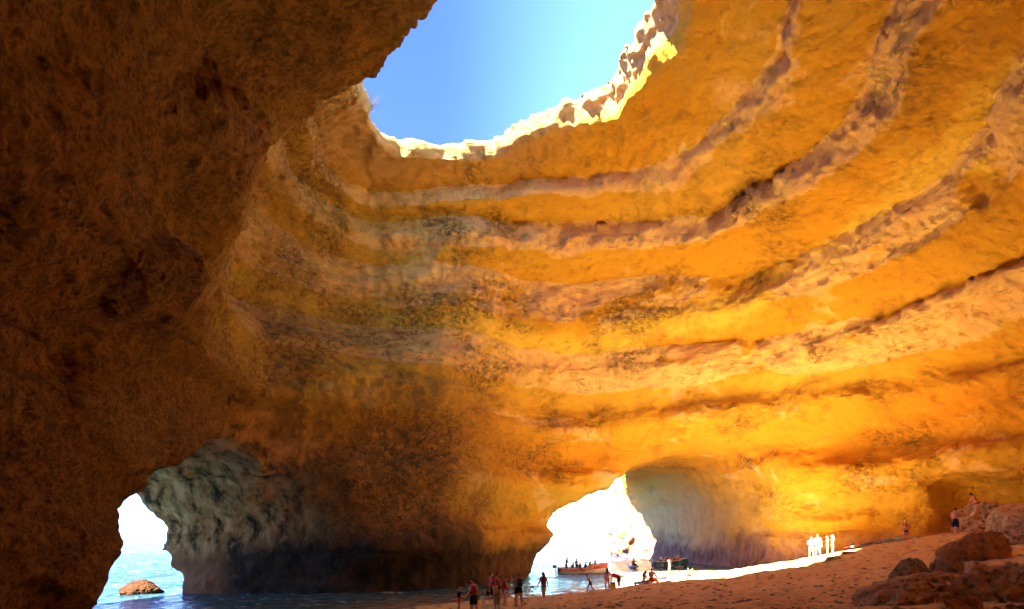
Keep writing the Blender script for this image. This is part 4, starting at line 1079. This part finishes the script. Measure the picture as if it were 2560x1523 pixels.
lay_paddle('red-bladed paddle at the left tip of the row of boards', 2138, 48.2, 197, PR, L=1.2, dz=0.34)
lay_paddle('red-bladed paddle lying across the white-nosed board', 2166, 48.1, 197, PR, L=1.2, dz=0.34)
lay_paddle('red-bladed paddle between the white-nosed and the teal-leash board', 2196, 48.1, 197, PR, L=1.3, dz=0.34)
lay_paddle('red-bladed paddle at the left end of the teal-leash board', 2222, 48.1, 197, PR, L=1.3, dz=0.34)
# leash
g = ground(2236, 48); t = Tubes()
pts = [(g[0] - 0.8 + 0.1 * i, g[1] + 0.12 * math.sin(i * 1.7), g[2] + 0.22 + 0.03 * i * 0.6 + 0.05 * math.cos(i * 2.3)) for i in range(17)]
t.tube(pts, [.022] * 17, n=6); lo = link('leash', t.mesh('leash'), mat('teal_cord', (0.02, 0.45, 0.38), 0.4)); tag(lo, 'teal coiled leash on the middle board of the row', 'leash')
# barrel
g = ground(1530, 45.6)
br = empty('barrel', tuple(g)); tag(br, 'yellow plastic barrel with a dark lid on the sand', 'barrel')
t = Tubes(); t.tube([(0, 0, z) for z in (-0.05, 0.0, 0.04, 0.14, 0.16, 0.30, 0.32, 0.40, 0.43)], [.19, .21, .225, .235, .225, .235, .225, .215, .17], n=20); link('drum', t.mesh('drum'), mat('yellow_plastic', (0.80, 0.34, 0.01), 0.4, 0.4), br)
t = Tubes(); t.tube([(0, 0, z) for z in (0.42, 0.44, 0.50, 0.52)], [.18, .195, .195, .17], n=20); link('lid', t.mesh('lid'), mat('black_fin', (0.02, 0.02, 0.02)), br)
t = Tubes(); t.tube([(-0.22, 0, 0.34), (-0.27, 0, 0.40), (-0.22, 0, 0.46)], [.014] * 3, n=6); t.tube([(0.22, 0, 0.34), (0.27, 0, 0.40), (0.22, 0, 0.46)], [.014] * 3, n=6); link('handle', t.mesh('handle'), mat('black_fin', (0.02, 0.02, 0.02)), br)
# bag
g = ground(1656, 46.2)
bgm = empty('bag', (g[0], g[1], g[2] + 0.17), 0.4); tag(bgm, 'dark dry bag lying on the blue paddle board', 'bag')
t = Tubes(); t.tube([(-0.42, 0, 0.10), (-0.36, 0, 0.11), (0, 0, 0.12), (0.30, 0, 0.11), (0.40, 0, 0.10)], [(.05, .04), (.17, .12), (.19, .13), (.15, .11), (.08, .05)], side=(0, 1, 0), n=12); link('sack', t.mesh('sack'), mat('black_cloth', (0.02, 0.022, 0.03), 0.6), bgm)
t = Tubes(); t.tube([(0.05, -0.12, 0.2), (0.12, 0, 0.34), (0.28, 0.05, 0.3), (0.34, 0.05, 0.15)], [(.02, .01)] * 4, n=6); link('strap', t.mesh('strap'), mat('red_strap', (0.45, 0.03, 0.02)), bgm)
# kayaks
def kayak(label, loc, rz, col, L=3.2, W=0.76, roll=0, pitch=0):
    root = empty('kayak'); tag(root, label, 'kayak')
    xs = np.linspace(-1, 1, 17); wd = W / 2 * np.power(np.maximum(1 - np.abs(xs) ** 2.2, 0), 0.7) + 0.02
    t = Tubes(); t.tube([(x * L / 2, 0, 0.16 + 0.18 * abs(x) ** 3) for x in xs], [(w_, 0.16 - 0.06 * abs(x)) for w_, x in zip(wd, xs)], side=(0, 1, 0), n=14)
    link('hull', t.mesh('hull'), mat('kayak_plastic', col, 0.4, 0.4), root)
    t = Tubes(); t.tube([(-0.75, 0, 0.29), (-0.6, 0, 0.315), (0.2, 0, 0.315), (0.35, 0, 0.29)], [(.15, .03), (.22, .03), (.22, .03), (.14, .03)], side=(0, 1, 0), n=12); link('seat_well', t.mesh('seat_well'), mat('black_fin', (0.02, 0.02, 0.02)), root)
    t = Tubes(); t.tube([(-0.62, -0.2, 0.45), (-0.62, 0.2, 0.45)], [(.03, .14)] * 2, n=10); link('backrest', t.mesh('backrest'), mat('black_cloth', (0.02, 0.022, 0.03), 0.6), root)
    return place(root, loc, rz, pitch, roll)
kayak('orange kayak tipping in the surf beside two waders', wl(1693, 52.5, -0.02), 35, (0.85, 0.12, 0.01), L=2.6, pitch=-12, roll=20)
paddle('orange double-bladed paddle held up by the wader at the kayak', wl(1706, 53.2, 0.75), 20, (0.85, 0.20, 0.02), 'orange double-bladed paddles', True, 1.5, -32)
KY = 80
kayak('pale lilac kayak seen head-on before the right arch', wl(1582, KY, 0.0), 100, (0.45, 0.42, 0.55), L=3.4, W=0.9)
person('paddler sitting in the pale lilac kayak', wl(1582, KY, 0.28), 1.75, 190, 'paddle', 'm', 'tan', ('short', DKB), [('life_vest', (0.30, 0.16, 0.10)), ('swim_trunks', NAVY)], feet=False, lift=-0.44, eyes=False)
paddle('orange double-bladed paddle held across by the kayak paddler', wl(1582, KY - 0.45, 1.08), 3, (0.90, 0.16, 0.02), 'orange double-bladed paddles', True, 1.9)

# ------------------------------------------------------------------ boats
def hull_mesh(L, B, stations, name, lo, hi, inset=0.0):
    """skin between two heights of the hull; stations: (x fraction, half-beam fraction, sheer height, keel flare)"""
    vs_, fs = [], []
    for sx, bf, sh, fl in stations:
        row = []
        for f in np.linspace(lo, hi, 5):
            hb = B / 2 * bf * (fl + (1 - fl) * f ** 0.7) - inset
            row.append((max(hb, 0.005), -0.25 + (sh + 0.25) * f, f))
        vs_.append((sx * L / 2, sh, row))
    V_ = []
    for x, sh, row in vs_:
        for sd in (-1, 1):
            for hb, z, f in (row if sd < 0 else row):
                V_.append((x + (0.32 * f if x > L * 0.46 else 0), sd * hb, z))
    n = 5; m = len(vs_)
    for i in range(m - 1):
        for sd in range(2):
            for k in range(n - 1):
                a = i * 2 * n + sd * n + k; b = a + 2 * n
                fs.append((a, b, b + 1, a + 1) if sd == 0 else (a, a + 1, b + 1, b))
    for k in range(n - 1):
        fs.append((k, k + 1, n + k + 1, n + k)); e = (m - 1) * 2 * n; fs.append((e + k, e + n + k, e + n + k + 1, e + k + 1))
    if lo == 0:
        for i in range(m - 1):
            fs.append((i * 2 * n, i * 2 * n + n, (i + 1) * 2 * n + n, (i + 1) * 2 * n))
    me = bpy.data.meshes.new(name); me.from_pydata([tuple(map(float, q)) for q in V_], [], fs)
    for p in me.polygons: p.use_smooth = True
    return me
def boat(label, loc, rz, L, B, mats, sheer, band=0.62, group=None):
    root = empty('tour_boat'); tag(root, label, 'boat', group)
    S = [(-1.0, .86, sheer[0], .62), (-.7, .93, sheer[0], .62), (-.3, 1, sheer[1], .6), (.1, 1, sheer[1] * 1.02, .56), (.4, .9, sheer[2] * .78, .48), (.65, .70, sheer[2] * .88, .38), (.85, .40, sheer[2] * .96, .25), (1.0, .05, sheer[2], .1)]
    link('hull', hull_mesh(L, B, S, 'hull', 0.0, band), mats['hull'], root)
    link('side_band', hull_mesh(L, B + 0.01, S, 'side_band', band, 1.0), mats['band'], root)
    for sd in (-1, 1):
        t = Tubes(); t.tube([(sx * L / 2 + (0.32 if sx > .92 else 0), sd * B / 2 * bf, sh + 0.02) for sx, bf, sh, fl in S], [.045] * len(S), n=8); link('gunwale', t.mesh('gunwale'), mats['rail'], root)
    t = Tubes(); t.box((-0.1, 0, 0.10), (L * 0.80, B * 0.72, 0.06)); link('floor', t.mesh('floor', False), mats['rail'], root)
    for x in (-0.28, 0.02, 0.26):
        t = Tubes(); t.box((x * L, 0, 0.34), (0.28, B * 0.86, 0.06)); t.box((x * L, 0, 0.22), (0.2, B * 0.6, 0.18)); link('bench', t.mesh('bench', False), mats['rail'], root)
    ob = link('outboard_motor', Tubes().box((-L / 2 - 0.16, 0, 0.10), (0.14, 0.12, 1.0)).mesh('outboard_motor', False), mat('black_fin', (0.02, 0.02, 0.02)), root)
    t = Tubes(); t.tube([(-L / 2 - 0.30, 0, sheer[0] + z) for z in (0.02, 0.08, 0.30, 0.38)], [(.20, .14), (.26, .18), (.24, .17), (.14, .10)], n=12); link('motor_cowl', t.mesh('motor_cowl'), mats['motor'], ob)
    t = Tubes(); t.box((-L * 0.20, 0, 0.52), (0.30, 0.5, 0.62)); cs = link('steering_console', t.mesh('steering_console', False), mats['rail'], root)
    t = Tubes(); t.box((-L * 0.20 + 0.05, 0, 0.90), (0.24, 0.44, 0.16)); link('console_top', t.mesh('console_top', False), mat('dark_plastic', (0.06, 0.06, 0.08)), cs)
    place(root, loc, rz)
    return root, S
def side_strip(root, S, L, B, x0, x1, f0, f1, sd, m, name):
    """flat print on the hull side: a sheet lying just proud of the planks"""
    sx = np.array([q[0] for q in S]) * L / 2; T = np.array([[q[1], q[2], q[3]] for q in S])
    V_ = []
    for x in np.linspace(x0, x1, 4):
        bf, sh, fl = (np.interp(x, sx, T[:, k]) for k in range(3))
        for f in (f0, f1):
            V_.append((x, sd * (B / 2 * bf * (fl + (1 - fl) * f ** 0.7) + 0.014), -0.25 + (sh + 0.25) * f))
    me = bpy.data.meshes.new(name); me.from_pydata([tuple(map(float, q)) for q in V_], [], [(2 * i, 2 * i + 2, 2 * i + 3, 2 * i + 1) for i in range(3)])
    return link(name, me, m, root)
def lettering(root, S, L, B, x0, x1, f0, f1, m, seed, nm='lettering'):
    r = np.random.default_rng(seed); V_ = []; F_ = []
    sx = np.array([q[0] for q in S]) * L / 2; T = np.array([[q[1], q[2], q[3]] for q in S])
    x = x0
    def quad(a, b, c, d):
        base = len(V_)
        for xx, f in ((a, c), (b, c), (b, d), (a, d)):
            bf, sh, fl = (np.interp(xx, sx, T[:, k]) for k in range(3))
            V_.append((xx, -(B / 2 * bf * (fl + (1 - fl) * f ** 0.7) + 0.016), -0.25 + (sh + 0.25) * f))
        F_.append((base, base + 1, base + 2, base + 3))
    while x < x1:
        w_ = 0.10; s = 0.032
        quad(x, x + s, f0, f1)
        for k in r.choice(3, 2, replace=False):
            fm = f0 + (f1 - f0) * (0.0, 0.4, 0.78)[k]; quad(x + s, x + w_, fm, fm + (f1 - f0) * 0.22)
        if r.random() < 0.5: quad(x + w_ - s, x + w_, f0, f1)
        x += w_ + 0.045
    me = bpy.data.meshes.new(nm); me.from_pydata([tuple(map(float, q)) for q in V_], [], F_)
    return link(nm, me, m, root)
WHITE = mat('white_gelcoat', (0.72, 0.72, 0.70), 0.35, 0.4)
B1Y = 71.5
b1, S1 = boat('white tour boat with a red-orange band and a crowd aboard', wl(1452, B1Y, 0.0), -4, 5.6, 1.9,
              dict(hull=WHITE, band=mat('red_band', (0.70, 0.09, 0.03), 0.4, 0.4), rail=WHITE, motor=mat('grey_cowl', (0.18, 0.19, 0.24), 0.4)), (0.62, 0.58, 1.15))
lettering(b1, S1, 5.6, 1.9, -2.35, -1.25, 0.70, 0.90, WHITE, 3)
lettering(b1, S1, 5.6, 1.9, 0.35, 1.35, 0.70, 0.90, WHITE, 5)
side_strip(b1, S1, 5.6, 1.9, -0.52, -0.28, 0.66, 0.94, -1, WHITE, 'number_plate')
def boat_pos(bx, by, bz, Yb, px, rz):
    c, s = math.cos(math.radians(rz)), math.sin(math.radians(rz)); o = wl(px, Yb, 0)
    return np.array([o[0] + c * bx - s * by, o[1] + s * bx + c * by, bz])
GB = 'passengers sitting in the white tour boat'
person('skipper in a lilac shirt standing at the stern of the white tour boat', boat_pos(-1.75, 0.0, 0.14, B1Y, 1452, -4), 1.78, -80, 'look_down', 'm', 'brown', ('short', DKB), [('shirt', (0.40, 0.34, 0.50)), ('long_shorts', NAVY)], eyes=False)
person('tall passenger in a pale top standing amid the white tour boat', boat_pos(-0.55, 0.2, 0.14, B1Y, 1452, -4), 1.62, -60, 'stand', 'm', 'brown', ('short', DKB), [('shirt', (0.34, 0.28, 0.36)), ('shorts', NAVY)], eyes=False)
PASS = [(-1.02, -0.35, (0.35, 0.06, 0.05), 'long', 'passenger in a dark red vest seated left of the standing passenger'),
        (-0.18, -0.3, (0.10, 0.11, 0.24), 'long', 'passenger in a navy top seated right of the standing passenger'),
        (0.42, -0.4, (0.03, 0.05, 0.50), 'short', 'passenger in a bright blue top seated amid the white tour boat'),
        (0.55, 0.2, (0.48, 0.06, 0.05), 'short', 'passenger in a crimson vest seated beside the one in bright blue'),
        (0.88, -0.25, (0.55, 0.16, 0.06), 'long', 'passenger in an orange vest seated forward in the white tour boat'),
        (1.02, 0.3, (0.42, 0.12, 0.10), 'short', 'passenger in a brown-red vest behind the one in orange'),
        (1.28, -0.1, (0.62, 0.10, 0.06), 'short', 'passenger in a scarlet vest seated next to the bow passenger'),
        (1.62, 0.0, (0.40, 0.08, 0.10), 'long', 'passenger in a dark vest seated closest to the bow')]
for i, (bx, by, c, hs, lb) in enumerate(PASS):
    person(lb, boat_pos(bx, by, 0.40 + (0.22 if i == 7 else 0), B1Y, 1452, -4), 1.62 + 0.05 * (i % 3), (-90, 160, -70, 120, -100, -60, 170, 100)[i], 'sit_seat' if i % 2 else 'sit_turn', 'f' if hs == 'long' else 'm', ('tan', 'fair')[i % 2], (hs, (DKB, BRN)[i % 2]), [('life_vest', tuple(min(0.9, 1.7 * v) for v in c)), ('swim_trunks', (0.05, 0.05, 0.09))], feet=False, lift=-0.44, eyes=False, group=GB)
B2Y = 79.5; BP2 = 1673
b2, S2 = boat('dark blue tour boat with a white rail before the right cave wall', wl(BP2, B2Y, 0.0), 3, 4.3, 1.8,
              dict(hull=mat('blue_hull', (0.05, 0.14, 0.26), 0.35, 0.4), band=mat('blue_band', (0.04, 0.11, 0.21), 0.35, 0.4), rail=WHITE, motor=mat('pale_cowl', (0.45, 0.55, 0.68), 0.4)), (0.80, 0.84, 1.15))
PALEB = mat('pale_blue_print', (0.45, 0.56, 0.72), 0.5)
for f in ((0.80, 0.90), (0.60, 0.70), (0.44, 0.53)): lettering(b2, S2, 4.3, 1.8, -2.05, -1.15, f[0], f[1], PALEB, int(f[0] * 100))
TEAL = mat('teal_print', (0.02, 0.34, 0.38), 0.5)
for x0, x1, f0, f1 in ((-0.55, -0.15, 0.5, 0.9), (0.95, 1.45, 0.62, 0.92), (1.0, 1.3, 0.5, 0.66)): side_strip(b2, S2, 4.3, 1.8, x0, x1, f0, f1, -1, TEAL, 'teal_emblem')
P2 = [(-1.15, 0.0, 'stand', (0.60, 0.58, 0.60), 0.14, 'skipper in a pale shirt standing at the stern of the blue boat', 1.5),
      (-0.75, -0.3, 'sit_turn', (0.62, 0.30, 0.26), 0.55, 'passenger in a pink vest seated next to the skipper of the blue boat', 1.6),
      (-0.35, 0.2, 'sit_seat', (0.55, 0.38, 0.30), 0.62, 'fair-haired passenger seated amid the blue boat', 1.65),
      (-0.05, -0.1, 'sit_seat', (0.50, 0.12, 0.10), 0.60, 'passenger in a dull red vest seated behind the fair-haired one', 1.6),
      (0.55, 0.0, 'sit_turn', (0.14, 0.12, 0.26), 0.62, 'passenger in a navy top seated forward in the blue boat', 1.65),
      (1.05, 0.0, 'sit_seat', (0.72, 0.14, 0.05), 0.72, 'passenger in an orange-red vest seated closest to the bow of the blue boat', 1.7)]
for i, (bx, by, ps, c, z, lb, H) in enumerate(P2):
    person(lb, boat_pos(bx, by, z, B2Y, BP2, 3), H, (150, 170, -150, 160, 190, 175)[i], ps, 'm' if i != 2 else 'f', ('tan', 'fair')[i % 2], ('long' if i == 2 else 'short', BLOND if i == 2 else BRN), [(('shirt' if i == 0 else 'life_vest'), c), ('swim_trunks', NAVY)], feet=(i == 0), lift=(0 if i == 0 else -0.44), eyes=False, group='passengers aboard the blue tour boat')
FB = 760.0
fb, S3 = boat('distant white boat with a red stripe near the horizon', (( 316 - 1280) / FPX * FB, FB, 0.0), 10, 7.5, 2.4,
              dict(hull=WHITE, band=mat('red_band', (0.70, 0.09, 0.03), 0.4, 0.4), rail=WHITE, motor=WHITE), (0.9, 0.9, 1.5))

# ------------------------------------------------------------------ dry shrubs on the rim
def shrub(label, x, y, n, h, seed):
    z = drop(x, y, 60.0); r = np.random.default_rng(seed)
    root = empty('dry_shrub', (x, y, z)); tag(root, label, 'shrub', 'dry shrubs on the rim of the hole')
    t = Tubes(); u = Tubes()
    for i in range(n):
        a = r.uniform(0, 2 * math.pi); el = r.uniform(0.5, 1.45); ln = h * r.uniform(0.5, 1.0)
        d_ = np.array([math.cos(a) * math.cos(el), math.sin(a) * math.cos(el), math.sin(el)]); b_ = np.array([r.normal() * 0.3 * h, r.normal() * 0.3 * h, -0.15])
        (u if i % 5 == 0 else t).tube([b_, b_ + d_ * ln * 0.6, b_ + d_ * ln + np.array([0, 0, -0.08 * ln])], [.016, .012, .004], n=3, caps=False)
    link('stem', u.mesh('stem'), mat('dry_twig', (0.06, 0.04, 0.02), 0.9), root); fo = link('foliage', t.mesh('foliage'), mat('dry_leaf', (0.10, 0.075, 0.03), 0.9), root); fo['kind'] = 'stuff'
for i, (x, y, n, h, lb) in enumerate([(-10.2, 45.6, 130, 1.1, 'largest dry shrub on the left rim of the hole'), (-9.6, 48.2, 90, 0.8, 'dry shrub in the corner of the rim where the far edge starts'),
                                      (-11.0, 43.2, 70, 0.7, 'small dry shrub higher along the left rim')]):
    shrub(lb, x, y, n, h, 200 + i)

# ------------------------------------------------------------------ pebbles and weed scraps trodden into the sand
rp = np.random.default_rng(5); N = 2600
pa = np.radians(rp.uniform(-14, 41, N)); pr = np.exp(rp.uniform(math.log(13), math.log(50), N))
px_, py_ = np.sin(pa) * pr, np.cos(pa) * pr; pz_ = sand_z(px_, py_)
ok = pz_ > 0.55; px_, py_, pz_ = px_[ok], py_[ok], pz_[ok]
bv = np.array([(1, 0, 0), (0, 1, 0), (-1, 0, 0), (0, -1, 0), (0, 0, 0.8), (0, 0, -0.5)], float)
bf = np.array([(0, 1, 4), (1, 2, 4), (2, 3, 4), (3, 0, 4), (1, 0, 5), (2, 1, 5), (3, 2, 5), (0, 3, 5)])
n = len(px_); sz = 0.03 + 0.10 * rp.random(n) ** 3
vv = bv[None] * (sz[:, None, None] * rp.uniform(0.6, 1.4, (n, 6, 1))) * np.array([1.3, 1.0, 0.6])
vv = vv + np.stack([px_, py_, pz_ + 0.01], 1)[:, None, :]
ff = (bf[None] + 6 * np.arange(n)[:, None, None]).reshape(-1, 3)
pb_ = link('pebbles', new_mesh('pebbles', vv.reshape(-1, 3), ff, False), mat('pebble', (0.24, 0.13, 0.06), 0.9)); tag(pb_, 'small stones and weed scraps scattered over the trampled sand', 'pebbles', kind='stuff')
